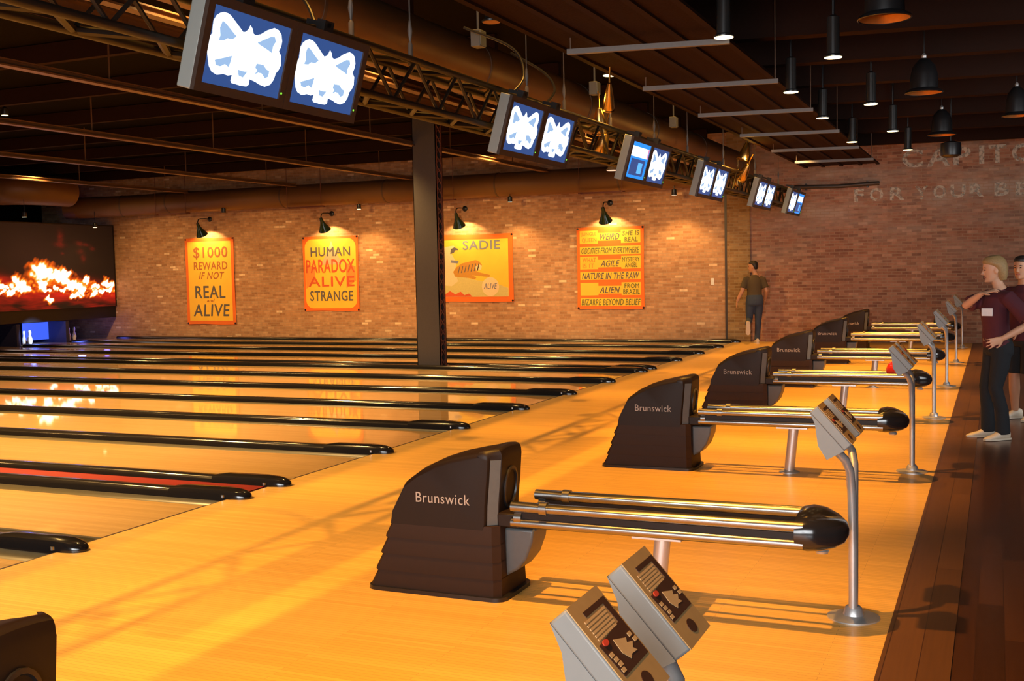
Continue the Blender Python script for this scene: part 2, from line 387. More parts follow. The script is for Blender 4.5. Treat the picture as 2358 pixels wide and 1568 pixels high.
# ------------------------------------------------------------------ lanes, gutters, dividers
def lane_mesh(root, y0, y1):
    L0, L1 = -19.2, -.012
    yc = (y0+y1)/2; h = .527
    b = MB(); b.box((L0, yc-h, -.06), (L1, yc+h, 0)); b.build('lane_surface', 'lane', root)
    for s in (-1, 1):
        b = MB(); R = []
        for x in (L0, L1):
            out = []; prof = []
            for k in range(9):
                a = PI*k/8; prof.append((yc+s*(h+.115-.114*math.cos(a)), -.012-.06*math.sin(a)))
            R.append([(x, p, q) for p, q in prof]+[(x, yc+s*(h+.230), -.10), (x, yc+s*(h+.001), -.10)])
        b.rings(R); b.build('gutter', 'gutter', root)
for k, (a, c) in enumerate(LANES):
    n = len(LANES)-1-k
    lab = 'glossy maple bowling lane running along the brick wall' if n == 0 else 'glossy maple bowling lane, %s lane out from the brick wall' % ORD[n]
    if n == 4: lab = 'glossy maple bowling lane on the camera side of the steel column'
    if n == 11: lab = 'nearest glossy maple bowling lane, just a sliver at the left edge'
    lane_mesh(thing('bowling_lane', lab, 'lane', (0, 0, 0), 0, 'bowling lanes'), a, c)
def divider(y, lab, half=.085, nose=True):
    t = thing('lane_divider', lab, 'lane divider', (0, y, 0), 0, 'gutter dividers')
    def prof(hw, z): return [(-hw, -.10), (-hw, z*.45), (-hw*.8, z*.85), (-hw*.4, z), (hw*.4, z), (hw*.8, z*.85), (hw, z*.45), (hw, -.10)]
    b = MB(); b.rings([[(x, p, q) for p, q in prof(half, .055)] for x in (-18.0, -.55)]); b.build('capping_rail', 'gloss_black', t)
    b = MB(); R = []
    for x, hw, z in ((-.56, half*1.02, .060), (-.45, half*1.05, .075), (-.06, half*1.05, .078), (.05, half*.98, .072), (.12, half*.8, .058), (.16, half*.5, .04), (.175, half*.2, .02)):
        R.append([(x, p, max(q, .001) if x > -.012 else q) for p, q in prof(hw, z)])
    b.rings(R); b.build('end_nose', 'gloss_black', t)
    b = MB()
    for s in (-1, 1): b.tube([(-.02, s*half*1.03, .012), (-.02, s*half*1.03, .034)], .014, 8)
    b.build('chrome_clip', 'chrome', t)
for k, y in enumerate(CAPS):
    n = len(CAPS)-1-k
    lab = {0: 'black gutter divider capping against the brick wall base', 5: 'black gutter divider just behind the steel column', 4: 'black gutter divider beyond the one behind the steel column',
           14: 'nearest black gutter divider with a rounded nose at the left edge', 13: 'black gutter divider on the camera side of the red strip, beside the nearest lane',
           12: 'black gutter divider along the camera side of the red strip', 11: 'black gutter divider along the far side of the red strip',
           6: 'black gutter divider just in front of the steel column'}.get(n)
    if n == 5: lab = 'black gutter divider just in front of the steel column'
    if n == 4: lab = 'black gutter divider just behind the steel column'
    if n in (1, 2, 3): lab = 'glossy black gutter divider, %s out from the wall-side one' % ORD[n-1]
    if 6 <= n <= 10: lab = 'glossy black gutter divider, %s in front of the steel column pair' % ORD[n-5]
    if n == 13: lab = 'wide black gutter divider between the nearest lane and the next lane'
    divider(y, lab)
b = MB(); b.box((-19, 7.085, -.1), (-.012, 7.448, .004)); struct('trim_4', b, 'red_carpet')
b = MB(); b.box((-19, 17.818, -.1), (-.012, 18.181, .004)); struct('trim_5', b, 'gutter')

# ------------------------------------------------------------------ pin end: housing, screen, pins
SX = -18.2
b = MB(); b.box((SX-.25, 16, .60), (SX-.06, WY-.02, .93)); tag(b.build('masking_panel', 'black'), 'black masking panel between the ember screen and the pin bays', 'panel')
b = MB(); b.box((-20.4, 1, -.16), (-20.2, WY, 3.4)); struct('wall_left', b, 'blue_dark')
def fire_screen():
    ny, nz = 520, 150; y0, y1, z0, z1 = 16.6, 25.22, .93, 3.25
    Y, Z = np.meshgrid(np.linspace(y0, y1, ny), np.linspace(z0, z1, nz), indexing='ij')
    # crop units used while looking at the picture on the screen
    U = (Y-21.13)/(25.2-21.13)*1370; V = 1130-70*(U/1370) - (Z-.93)/(2.29)*(1130-70*(U/1370)-140*(1-U/1370)-120)
    blobs = [(470,700,110,80),(690,730,90,60),(190,835,50,60),(280,870,50,55),(120,930,50,30),(200,910,40,20),(460,840,60,45),(520,895,30,25),(640,880,30,25),(725,885,30,20),(850,840,120,50),(950,890,40,50),(860,950,50,30),(545,990,30,40),(1000,770,45,35),(1045,755,25,20),(1105,830,45,35),(1095,915,40,30),(1150,885,15,15),(1220,885,35,25),(1275,795,45,50),(1345,830,35,50),(1300,870,60,20),(40,880,60,20),(15,930,25,20),(770,690,30,20),(770,800,60,40),(590,740,50,40)]
    rnd = random.Random(3)
    for k in range(40): blobs.append((-1400+rnd.random()*1350, 780+rnd.random()*170, 20+rnd.random()*70, 15+rnd.random()*45))
    U0, V0 = U, V
    U = U0+26*np.sin(V0/17+np.sin(U0/41)*2)+14*np.sin(U0/13+V0/29); V = V0+11*np.sin(U0/19+1.7*np.sin(V0/31))+6*np.sin(U0/7+V0/11)
    hot = np.zeros_like(U)
    for cx, cy, rx, ry in blobs:
        d = ((U-cx)/(rx*.95))**2+((V-cy)/(ry*.95))**2
        hot = np.maximum(hot, 1.35*np.exp(-.75*d))
        hot = hot+.10*np.exp(-.15*d)
    U, V = U0, V0
    def fbm(sx, sy, seed):
        r = np.random.RandomState(seed); out = np.zeros_like(U)
        for o in range(4):
            out += np.sin(U*sx*2**o+r.rand()*9+3*np.sin(V*sy*2**o*.7+r.rand()*9))*np.cos(V*sy*2**o+r.rand()*9+2*np.sin(U*sx*.6*2**o+r.rand()*9))/(1.6**o)
        return out/2
    band = 1/(1+np.exp(-(V-790-30*np.sin(U/170))/22))
    red = band*np.clip(.62+.5*fbm(.006, .02, 4), .0, 1)
    slope = 1140-.06*U
    lowdark = 1/(1+np.exp(-(V-(1000+20*np.sin(U/200)))/14))
    red = red*(1-lowdark*np.clip(.75-.7*fbm(.004, .016, 9), 0, 1))
    for cx, cy, rx, ry in [(710,320,35,70),(700,400,60,25),(950,450,40,25),(980,520,30,40),(940,360,45,25),(1100,400,30,20),(725,490,20,12),(1030,365,40,15)]:
        red = red+.16*np.exp(-((U-cx)/rx)**2-((V-cy)/ry)**2)*(.7+.6*fbm(.05, .05, 5))
    heat = np.clip(hot+.30*band*fbm(.012, .03, 11)*np.exp(-((V-870)/110)**2), 0, 1.6)
    col = np.zeros(U.shape+(3,))
    glow = np.exp(-((U-560)/600)**2-((V-560)/330)**2)
    base = .30+.9*glow*np.clip(1.1-U/1600, .25, 1)
    col[..., 0] = .035*base+.72*red; col[..., 1] = .012*base+.012*red; col[..., 2] = .006*base+.004*red
    f = lambda lo, hi: np.clip((heat-lo)/(hi-lo), 0, 1)
    a = f(.18, .45)[..., None]; col = col*(1-a)+a*np.array([1.0, .12, .005])
    a = f(.42, .72)[..., None]; col = col*(1-a)+a*np.array([1.3, .50, .03])
    a = f(.66, 1.0)[..., None]; col = col*(1-a)+a*np.array([2.6, 2.2, 1.9])
    vs = [(SX, float(y), float(z)) for y, z in zip(Y.ravel(), Z.ravel())]
    fs = [(i*nz+j, (i+1)*nz+j, (i+1)*nz+j+1, i*nz+j+1) for i in range(ny-1) for j in range(nz-1)]
    me = bpy.data.meshes.new('projected_image'); me.from_pydata(vs, [], fs)
    ca = me.color_attributes.new('picture', 'FLOAT_COLOR', 'POINT')
    ca.data.foreach_set('color', np.concatenate([col.reshape(-1, 3), np.ones((ny*nz, 1))], 1).astype(np.float32).ravel())
    m, t, b = nt('ember_picture'); at = t.nodes.new('ShaderNodeAttribute'); at.attribute_name = 'picture'
    b.inputs['Base Color'].default_value = (.01, .01, .01, 1); b.inputs['Roughness'].default_value = .7
    t.links.new(at.outputs['Color'], b.inputs['Emission Color']); b.inputs['Emission Strength'].default_value = 1.0
    me.materials.append(m)
    root = thing('projection_screen', 'wide screen glowing with red and white-hot embers above the pins', 'screen')
    o = bpy.data.objects.new('projected_image', me); COL.objects.link(o); o.parent = root
    bb = MB(); bb.box((SX-.05, 16.6, .932), (SX-.004, WY-.03, 3.28)); bb.build('screen_frame', 'black', root)
fire_screen()
b = MB(); b.box((-18.9, 22.42, .08), (-18.86, 23.30, .56)); tag(b.build('pin_curtain', 'blue_panel'), 'bright blue lit curtain panel under the ember screen', 'panel')
for k, y in enumerate(CAPS[6:14]):
    lab = 'dark pinsetter partition under the screen, %s from the brick wall' % ORD[7-k]
    b = MB(); b.box((-20.1, y-.06, -.1), (-18.22, y+.06, .575)); tag(b.build('pinsetter_partition', 'blue_dark'), lab, 'partition', 'pinsetter partitions')
light('POINT', 'pin_deck_blue', (-18.6, 22.5, .45), (0, 0, 0), 10, (.12, .2, 1), .1)
light('POINT', 'pin_deck_blue', (-18.55, 24.2, .45), (0, 0, 0), 5, (.12, .15, 1), .1)
light('POINT', 'pin_deck_glow', (-18.1, 24.7, .4), (0, 0, 0), 2.0, (.15, .12, 1), .1)
def pin(x, y, lab, mat_='pin'):
    b = MB(); b.lathe([(.028, 0), (.046, .05), (.060, .115), (.045, .18), (.025, .235), (.023, .255), (.032, .31), (.030, .35), (.018, .376), (.004, .381)], n=16)
    o = b.build('bowling_pin', mat_); o.location = (x, y, .0); tag(o, lab, 'bowling pin', 'pins on the decks'); return o
M['pin_lit'] = mat('white_pin_lit', (.9, .9, .9), .3)  # paler copy of the pin white, stronger light put into its colour
for x, y, s in ((-18.30, 22.12, 'front pin of the white cluster beside the blue curtain'), (-18.42, 22.24, 'second pin of the white cluster beside the blue curtain'), (-18.50, 22.10, 'rear left pin of the white cluster beside the blue curtain'), (-18.56, 22.34, 'pin of the white cluster touching the blue curtain edge')):
    pin(x, y, s, 'pin_lit')
light('SPOT', 'pin_spot', (-17.5, 22.0, .55), (-18.45, 22.2, .2), 160, (.35, .55, 1), .03, 70)
pin(-18.6, 23.78, 'lone bluish pin right of the curtain, nearer the curtain'); pin(-18.6, 23.98, 'lone bluish pin right of the curtain, nearer the brick wall')

# ------------------------------------------------------------------ ceiling steel and timber
for k, x in enumerate((-1.3, -4.2, -7.75, -11.2, -14.7)):
    b = MB(); b.box((x-.06, 2, 4.0), (x+.06, 24.35, 4.02)); b.box((x-.015, 2, 4.02), (x+.015, 24.35, 4.075)); b.box((x-.04, 2, 4.07), (x+.04, 24.35, 4.085))
    for y in range(4, 25, 3): b.tube([(x, y+.37*k, 4.08), (x, y+.37*k, 4.74)], .011, 6)
    struct('ceiling_rail', b, 'steel_brown')
for k in range(9):
    y = 6.4+2.25*k
    b = MB(); b.box((-20.9, y-.05, 4.50), (-.4, y+.05, 4.74)); struct('ceiling_joist', b, 'beam')
b = MB(); b.box((-2.1, 2, 3.95), (-2.02, 24.35, 4.16)); b.box((-2.2, 2, 3.93), (-1.92, 24.35, 3.95)); b.box((-2.2, 2, 4.16), (-1.92, 24.35, 4.18)); struct('ceiling_beam', b, 'steel_brown')
for y in (6.6, 9.3, 11.75, 13.4, 15.15, 16.9, 18.9, 21.0, 23.2):
    b = MB(); t = .16
    P = [(2.25, y-.1-.132), (12, y-.1+10.8*t-.3), (12, y+.1+10.8*t-.3), (2.25, y+.1-.132)]
    P = [(px, min(py, WY)) for px, py in P]
    b.prism(P, lambda a, c, d: (a, c, d), 4.06, 4.74); struct('ceiling_beam', b, 'beam')

# ducts
def duct(name, lab, pts, r, seams, hangers=()):
    t = thing(name, lab, 'air duct', (0, 0, 0))
    b = MB(); b.tube(pts, r, 28); b.build('duct_body', 'duct', t)
    for p, q in seams:
        p, q = Vector(p), Vector(q); d = (q-p).normalized()*.02
        b = MB(); b.tube([p-d, p+d], r+.008, 28, cap=True); b.build('seam_band', 'duct_seam', t)
    return t
duct('round_duct', 'large brown round duct running away above the screens', [(.4, 2, 3.85), (.4, WY-.9, 3.85)], .285, [((.4, y, 3.85), (.4, y+1, 3.85)) for y in (4.5, 7.5, 10.6, 13.7, 16.8, 19.9, 23)])
FAR_DUCT = duct('round_duct', 'long brown round duct along the top of the brick wall', [(-.55, 24.75, 3.80), (-15.6, 24.75, 3.80), (-16.4, 24.7, 3.78), (-17.1, 24.5, 3.76), (-18.6, 23.9, 3.72)], .29, [((x, 24.75, 3.8), (x-1, 24.75, 3.8)) for x in (-2.5, -5.6, -8.7, -11.8, -15.6)]+[((-17.1, 24.5, 3.76), (-18.6, 23.9, 3.72))])
duct('round_duct', 'short brown round duct stub with an elbow at the upper left edge', [(-20.6, 20.9, 4.05), (-18.4, 20.9, 4.05), (-17.9, 20.95, 4.05), (-17.5, 21.15, 4.05), (-17.25, 21.5, 4.05), (-17.2, 22.0, 4.05), (-17.2, 22.6, 4.05)], .39, [((-18.4, 20.9, 4.05), (-17, 20.9, 4.05))])

# brown mesh panel with its support bars
t = thing('mesh_ceiling_panel', 'long brown perforated panel hung under the ceiling right of the duct', 'ceiling panel')
b = MB(); b.box((1.88, 3, 3.72), (3.28, 23.5, 3.75)); b.build('panel_sheet', 'sheet', t)
for x in (1.88, 2.22, 2.58, 2.95, 3.28):
    b = MB(); b.box((x-.03, 3, 3.695), (x+.03, 23.5, 3.722)); b.build('panel_rib', 'beam', t)
for k, y in enumerate((4.6, 6.9, 9.2, 11.45, 13.8, 16.25, 18.7, 21.0)):
    s = thing('support_bar', None, None)
    s = MB(); m_ = Matrix.Translation((2.74, y+.06, 3.60)) @ Matrix.Rotation(.175, 4, 'Z'); s.M = m_
    s.box((-.69, -.025, -.022), (.69, .025, .022))
    so = s.build('support_bar', 'bar_grey', t)
    for sx in (-.66, .66):
        h = MB(); h.M = m_; h.tube([(sx, 0, .02), (sx, 0, 1.13)], .006, 6); h.build('hanger_rod', 'steel_brown', so)
for o in [o for o in COL.objects if o.type == 'EMPTY' and o.name.startswith('support_bar')]: bpy.data.objects.remove(o)

# ------------------------------------------------------------------ steel column
t = thing('steel_column', 'dark riveted steel column with a lattice side standing between the lanes', 'column', (-3.965, 17.95, 0))
b = MB(); b.box((-.235, -.12, .0), (.235, -.10, 4.74)); b.box((-.235, .12, 0), (.235, .14, 4.74)); b.build('web_plate', 'column', t)
for sx in (-1, 1):
    for sy in (-1, 1):
        b = MB(); x = sx*.235; y0 = -.12 if sy < 0 else .14
        b.box((min(x, x-sx*.012), min(y0, y0-sy*.06), 0), (max(x, x-sx*.012), max(y0, y0-sy*.06), 4.74)); b.build('corner_angle', 'lattice', t)
    b = MB(); n = 26; x = sx*.228
    for k in range(n):
        z0, z1 = 4.74*k/n, 4.74*(k+1)/n
        for ya, yb in ((-.10, .12), (.12, -.10)):
            b.tube([(x, ya, z0), (x, yb, z1)], (.008, .012), 6)
    b.build('lattice_bars', 'lattice', t)
b = MB(); b.box((-.26, -.15, -.1), (.26, .17, .03)); b.build('base_plate', 'lattice', t)

# ------------------------------------------------------------------ lighting truss
t = thing('lighting_truss', 'long brown box truss carrying the score screens down the alley', 'truss', (1.36, 0, 2.97))
TY0, TY1, TW, TH = 1.5, 24.6, .12, .335
for sx in (-1, 1):
    for z in (0, TH):
        b = MB(); b.tube([(sx*TW, TY0, z), (sx*TW, TY1, z)], .028, 10); b.build('chord', 'truss', t)
    b = MB(); n = 66
    for k in range(n):
        y0 = TY0+(TY1-TY0)*k/n; y1 = TY0+(TY1-TY0)*(k+1)/n; za, zb = (0, TH) if k % 2 == 0 else (TH, 0)
        b.tube([(sx*TW, y0, za), (sx*TW, y1, zb)], .014, 6)
    b.build('side_bracing', 'truss', t)
for z in (0, TH):
    b = MB()
    for k in range(66):
        y0 = TY0+(TY1-TY0)*k/66; y1 = TY0+(TY1-TY0)*(k+1)/66; s = 1 if k % 2 else -1
        b.tube([(s*TW, y0, z), (-s*TW, y1, z)], .022, 6)
    b.build('cross_bracing', 'truss', t)
for y in (3.2, 6.75, 7.6, 9.9, 10.9, 12.4, 14.2, 15.9, 18.2, 20.8, 23.2):
    b = MB(); x = .0; b.tube([(x, y, TH), (x, y, TH+.16), (x, y, TH+.18)], [.02, .02, .008], 8); b.tube([(x, y, TH+.18), (x, y, TH+.26), (x, y, TH+.34)], [.008, .02, .008], 8); b.tube([(x, y, TH+.34), (x, y, 1.77)], .006, 6); b.build('turnbuckle_hanger', 'bar_grey', t)

# ------------------------------------------------------------------ score screens
OUT = [(.124,.936),(.173,.934),(.212,.917),(.302,.839),(.394,.759),(.426,.775),(.452,.816),(.467,.874),(.499,.836),(.52,.781),(.554,.764),(.619,.802),(.691,.877),(.777,.936),(.835,.925),(.881,.882),(.91,.792),(.91,.715),(.892,.648),(.937,.589),(.956,.468),(.936,.393),(.909,.345),(.896,.245),(.861,.168),(.795,.126),(.716,.137),(.665,.16),(.579,.176),(.583,.103),(.555,.07),(.469,.065),(.368,.071),(.351,.1),(.355,.18),(.305,.156),(.248,.163),(.173,.133),(.107,.157),(.065,.218),(.029,.338),(.012,.404),(.008,.502),(.012,.582),(.035,.64),(.026,.72),(.023,.796),(.046,.867),(.083,.91)]
TINT = [[(.124,.826),(.172,.801),(.242,.743),(.321,.68),(.283,.636),(.258,.623),(.216,.625),(.178,.582),(.119,.573),(.128,.633),(.107,.731)],
 [(.591,.679),(.678,.75),(.755,.812),(.803,.819),(.827,.763),(.801,.694),(.803,.597),(.751,.619),(.693,.638),(.626,.659)],
 [(.115,.314),(.223,.372),(.309,.42),(.304,.327),(.292,.265),(.243,.292),(.192,.248),(.137,.254)],
 [(.632,.405),(.721,.412),(.772,.362),(.814,.351),(.816,.269),(.773,.239),(.722,.289),(.676,.292),(.632,.258),(.655,.315),(.624,.348)],
 [(.411,.266),(.47,.259),(.534,.267),(.491,.177),(.435,.187)]]
TILT = math.radians(16)
def monitor(yc, z, kind, lab):
    t = thing('score_monitor', lab, 'screen', (1.655, yc, z), 0, 'hanging score screens')
    t.rotation_euler = (0, TILT, 0)
    W2, H2, w2, h2 = .398, .255, .345, .205
    b = MB(); b.box((-.112, -W2, -H2), (-.018, W2, H2)); b.build('casing', 'casing', t, bevel=.008)
    b = MB()
    for a, c in (((-.02, -W2, -H2), (.006, -w2, H2)), ((-.02, w2, -H2), (.006, W2, H2)), ((-.02, -w2, -H2), (.006, w2, -h2)), ((-.02, -w2, h2), (.006, w2, H2))): b.box(a, c)
    b.build('bezel', 'bezel', t)
    b = MB(); b.box((-.018, -w2, -h2), (-.004, w2, h2)); s = b.build('display', 'screen_blue' if kind == 'logo' else 'ui_blue', t)
    F = lambda u, v, d: (-.004+d, -w2+2*w2*u, -h2+2*h2*v)
    if kind == 'logo':
        b = MB(); b.prism(OUT, F, .0005, .002); b.build('emblem', 'emblem', s)
        for p in TINT:
            b = MB(); b.prism(p, F, .002, .003); b.build('emblem_patch', 'emblem_tint', s)
    else:
        for nm, m_, (u0, v0, u1, v1) in (('white_block', 'ui_white', (.03, .60, .90, .88)), ('pink_strip', 'ui_pink', (.90, .60, .97, .88)), ('navy_block', 'ui_navy', (.12, .08, .88, .54)), ('cyan_block', 'ui_cyan', (.52, .15, .76, .45))):
            b = MB(); b.prism([(u0, v0), (u1, v0), (u1, v1), (u0, v1)], F, .0005 if nm != 'cyan_block' else .002, .002 if nm != 'cyan_block' else .003); b.build(nm, m_, s)
    b = MB(); b.tube([(.005, w2+.012, -.17), (.010, w2+.012, -.17)], .006, 8); b.build('indicator_light', 'led', t)
    b = MB(); b.box((-.12, -.05, H2), (-.06, .05, H2+.07)); b.box((-.22, -.02, H2+.03), (-.06, .02, H2+.06)); b.build('mounting_bracket', 'black', t)
PAIRS = [(5.57, 2.958), (9.5, 2.96), (12.93, 2.965), (16.28, 2.96), (20.25, 2.985), (23.6, 3.0)]
PN = ['in the nearest pair', 'in the second pair', 'in the third pair', 'in the fourth pair', 'in the fifth pair', 'in the farthest pair']
for k, (y, z) in enumerate(PAIRS):
    for s, side in ((-1, 'left'), (1, 'right')):
        ui = (k == 2 and s < 0) or (k == 5 and s > 0)
        lab = ('hanging screen with a blue and white scoring menu, %s ' if ui else 'hanging screen with a white winged emblem on blue, %s ') % side + PN[k]
        monitor(y+s*.40, z, 'ui' if ui else 'logo', lab)
for k, (p, lab) in enumerate((([(.62, 4.3, 3.75), (.95, 4.35, 3.72), (1.35, 4.5, 3.5), (1.5, 4.6, 3.3)], 'grey flexible conduit dropping from the duct left of the nearest screens'), ([(.66, 6.4, 3.8), (1.0, 6.4, 3.76), (1.35, 6.2, 3.5), (1.5, 6.1, 3.3)], 'grey flexible conduit dropping from the duct right of the nearest screens'), ([(.9, 9.5, 4.0), (1.35, 9.6, 3.78), (1.5, 9.5, 3.5), (1.45, 9.3, 3.3)], 'grey flexible conduit curving down to the second pair of screens'), ([(.9, 10.6, 3.95), (1.3, 10.5, 3.7), (1.45, 10.4, 3.5), (1.45, 10.1, 3.3)], 'short grey flexible conduit beside the second pair of screens'))):
    b = MB(); b.tube(spline(p), .013, 8); tag(b.build('flexible_conduit', 'can_black'), lab, 'conduit', 'flexible conduits')

# ------------------------------------------------------------------ can lights, pendants, spotlights
def can(x, y, z, lab, r=.082, h=.36, lit=True, energy=0, aim=(0, 0), col=AMBER, angle=72, proto=None):
    t = thing('can_light', lab, 'ceiling light', (x, y, z), 0, 'hanging can lights')
    b = MB(); b.lathe([(r*1.02, .0), (r*1.04, .012), (r*.70, .03), (r*.68, h), (r*.3, h+.02)], n=20); b.build('can_body', 'can_black', t)
    b = MB(); b.lathe([(r*.95, -.004), (r*.95, .003)], n=20); b.build('lamp_face', 'lamp_hot' if lit else 'bronze', t)
    b = MB(); b.tube([(0, 0, h), (0, 0, 4.75-z)], .012, 6); b.build('stem', 'black', t)
    if energy: light('SPOT', 'can_beam', (x, y, z-.03), (x+aim[0], y+aim[1], 0), energy, col, .05, angle, .5)
A_E, B_E = 800, 170
rowA = [1.5, 4.7, 9.2, 12.45, 14.86, 18.02, 21.2]; rowB = [3.96, 7.27, 10.58, 13.89, 16.88, 19.81, 22.8]
for k, y in enumerate(rowA):
    vis = {2: 'black can light glowing beside the end of the nearest support bar', 3: 'black can light left of the middle pendant, near the second support bar', 4: 'black can light beside the third support bar', 5: 'small black can light by the farthest support bar'}
    if k in vis: can(3.41, y, 3.6, vis[k], energy=A_E)
    else: light('SPOT', 'can_beam', (3.41, y, 3.57), (3.41, y, 0), A_E, AMBER, .04, 88, .6)
for k, y in enumerate(rowB):
    vis = {2: 'largest black can light, right of the longest support bar', 3: 'black can light left of the middle bell pendant', 4: 'black can light above the left end of the faded wall lettering', 5: 'black can light right above the letter C of the wall sign'}
    if k in vis: can(4.10, y, 3.6, vis[k], energy=B_E)
    else: light('SPOT', 'can_beam', (4.10, y, 3.57), (4.10, y, 0), B_E, AMBER, .04, 72, .6)
can(1.48, 12.05, 3.89, 'bright can light with a brass spot hanging right beneath it', energy=60)
can(1.43, 8.96, 3.89, 'unlit can light with a bronze disc left of the mesh panel', lit=False)
def pendant(x, y, z, lab, s=1.0):
    t = thing('pendant_lamp', lab, 'pendant lamp', (x, y, z), 0, 'bell pendants')
    b = MB(); b.lathe([(.195*s, 0), (.205*s, .005), (.195*s, .025), (.15*s, .05), (.145*s, .2), (.12*s, .3), (.06*s, .37), (.02*s, .39)], n=28, cap=False); b.build('bell_shade', 'black', t)
    b = MB(); b.lathe([(.190*s, .006), (.14*s, .06), (.135*s, .2), (.01, .25)], n=28, cap=False); b.build('reflector', 'bronze', t)
    b = MB(); b.lathe([(.025*s, .385), (.03*s, .41), (.012, .44)], n=12); b.build('cap', 'alu', t)
    b = MB(); b.tube([(0, 0, .43), (0, 0, 4.75-z)], .006, 6); b.build('cord', 'black', t)
pendant(4.67, 9.15, 3.6, 'largest bell pendant with a bronze inside at the top edge')
pendant(4.72, 13.33, 3.6, 'middle bell pendant with a bronze inside')
pendant(4.71, 17.88, 3.6, 'farthest small bell pendant above the round black speaker')
pendant(5.70, 16.1, 3.6, 'bell pendant cut off by the right edge', .9)
b = MB(); b.lathe([(.10, 0), (.15, .03), (.16, .12), (.15, .22), (.05, .25)], n=20); b.tube([(0, 0, .25), (0, 0, 1.3)], .01, 6)
o = b.build('ceiling_speaker', 'black'); o.location = (4.80, 18.9, 3.36); tag(o, 'round black speaker hanging in front of the faded wall sign', 'speaker')
def spotlight(x, y, z, lab, rx=.6, rz=.4, lit=False, s=1.0):
    t = thing('brass_spotlight', lab, 'spotlight', (x, y, z), rz, 'brass spotlights')
    t.rotation_euler = (rx, 0, rz)
    b = MB(); b.lathe([(.085*s, -.02), (.09*s, 0), (.075*s, .1), (.05*s, .2), (.03*s, .26), (.01*s, .27)], n=20); b.build('lamp_head', 'brass', t)
    b = MB(); b.tube([(0, 0, .26), (0, .02, .34), (0, .02, .45*1.0)], .010, 8); b.build('yoke', 'brass', t)
    b = MB(); b.lathe([(.084*s, -.021), (.10*s, -.03), (.10*s, -.035), (.084*s, -.03)], n=20, cap=False); b.build('trim_ring', 'brass', t)
spotlight(1.86, 10.85, 3.36, 'brass spotlight right under the bright can light', s=.65)
spotlight(1.30, 12.2, 3.30, 'brass spotlight seen through the truss left of the scoring screen', .3, .2)
spotlight(1.20, 12.5, 3.12, 'lower brass spotlight behind the truss beside the scoring screen', .5, .9)
spotlight(1.62, 18.5, 3.50, 'upper brass spotlight over the fifth pair of screens', .3, 2)
spotlight(1.55, 18.7, 3.20, 'lower brass spotlight over the fifth pair of screens', .7, 1)
spotlight(1.40, 19.1, 3.12, 'dim brass spotlight tucked behind the fifth pair of screens', .2, .4)
light('POINT', 'spot_glow', (1.75, 10.8, 3.45), (0, 0, 0), 3, AMBER, .04)
light('POINT', 'spot_glow', (1.75, 18.4, 3.45), (0, 0, 0), 12, AMBER, .04)
light('POINT', 'spot_glow', (1.55, 12.3, 3.62), (0, 0, 0), 5, AMBER, .04)
# strong amber floods above the truss
for y in (2.6, 6.0, 9.4, 12.8, 16.2, 19.6, 23):
    light('SPOT', 'truss_flood', (1.42, y, 9.2), (1.42, y, 0), 2350, AMBER, .08, 34, .6)
t = thing('ring_downlight', 'dim downlight with a pale rim hanging left of the scoring screen', 'ceiling light', (-1.13, 20, 3.56))
b = MB(); b.lathe([(.125, 0), (.13, .01), (.095, .05), (.095, .22), (.03, .25)], n=20); b.build('can_body', 'bezel', t)
b = MB(); b.lathe([(.115, -.006), (.115, .002)], n=20); b.build('lamp_face', 'lamp_pink', t)
b = MB(); b.tube([(0, 0, .24), (0, 0, 1.19)], .012, 6); b.build('stem', 'black', t)
def wall_spot(x, lab, lit=True, y=24.6, z=3.40, e=130):
    t = thing('wall_spot', lab, 'spotlight', (x, y, z), 0, 'small spots along the brick wall')
    b = MB(); b.lathe([(.055, .0), (.06, .01), (.055, .12), (.02, .14)], n=16); b.build('can_body', 'black', t)
    b = MB(); b.lathe([(.052, -.004), (.052, .003)], n=16); b.build('lamp_face', 'lamp_hot' if lit else 'black', t)
    b = MB(); b.tube([(0, 0, .13), (0, .0, .45)], .008, 6); b.build('stem', 'black', t)
    if lit: light('SPOT', 'wall_beam', (x, y, z-.03), (x, y-.1, 0), e, WARM, .04, 120, .6)
wall_spot(-13.7, 'small unlit spot on the duct between the first two banners', False, z=3.45)
wall_spot(-9.46, 'small lit spot right of the second banner', z=3.37)
wall_spot(-5.25, 'small lit spot between the third and fourth banners', z=3.37)
wall_spot(-1.21, 'small lit spot right of the fourth banner, near the pier', z=3.35)
wall_spot(-17.67, 'small lit spot in front of the ember screen, near the brick wall', y=24.0, z=3.17, e=8)
wall_spot(-17.09, 'small lit spot above the ember screen near the left edge', y=21.0, z=3.33, e=8)
wall_spot(-9.9, 'lone lit spot high in the dark ceiling at the left edge', y=14.0, z=4.52)
# added fill lights that brighten the lanes, no fixtures belong to them
for x, y, e in ((-3.0, 5.7, 520), (-1.1, 8.0, 38), (-1.1, 11.6, 38), (-1.1, 15.2, 36), (-1.1, 19, 36), (-5.0, 9.3, 420), (-5.2, 13.4, 330), (-5.2, 17.2, 200), (-4, 21, 150), (-9, 6.5, 130), (-8, 8, 130), (-9, 14.6, 160), (-9, 20.5, 160), (-14, 12, 110), (-14.5, 19, 130)):
    light('SPOT', 'lane_fill', (x, y, 4.35), (x-.4, y, 0), e*5, (1, .57, .18), .08, 125, .7)

for x in (-16.2, -12.7, -9.2, -5.6, -1.8, 2.2):
    light('SPOT', 'wall_fill', (x, 20.6, 3.7), (x, 25.3, .2), 520 if x < 0 else 170, WARM, .1, 84, .8)  # added fill spots that lift the far wall, no lamps hang here
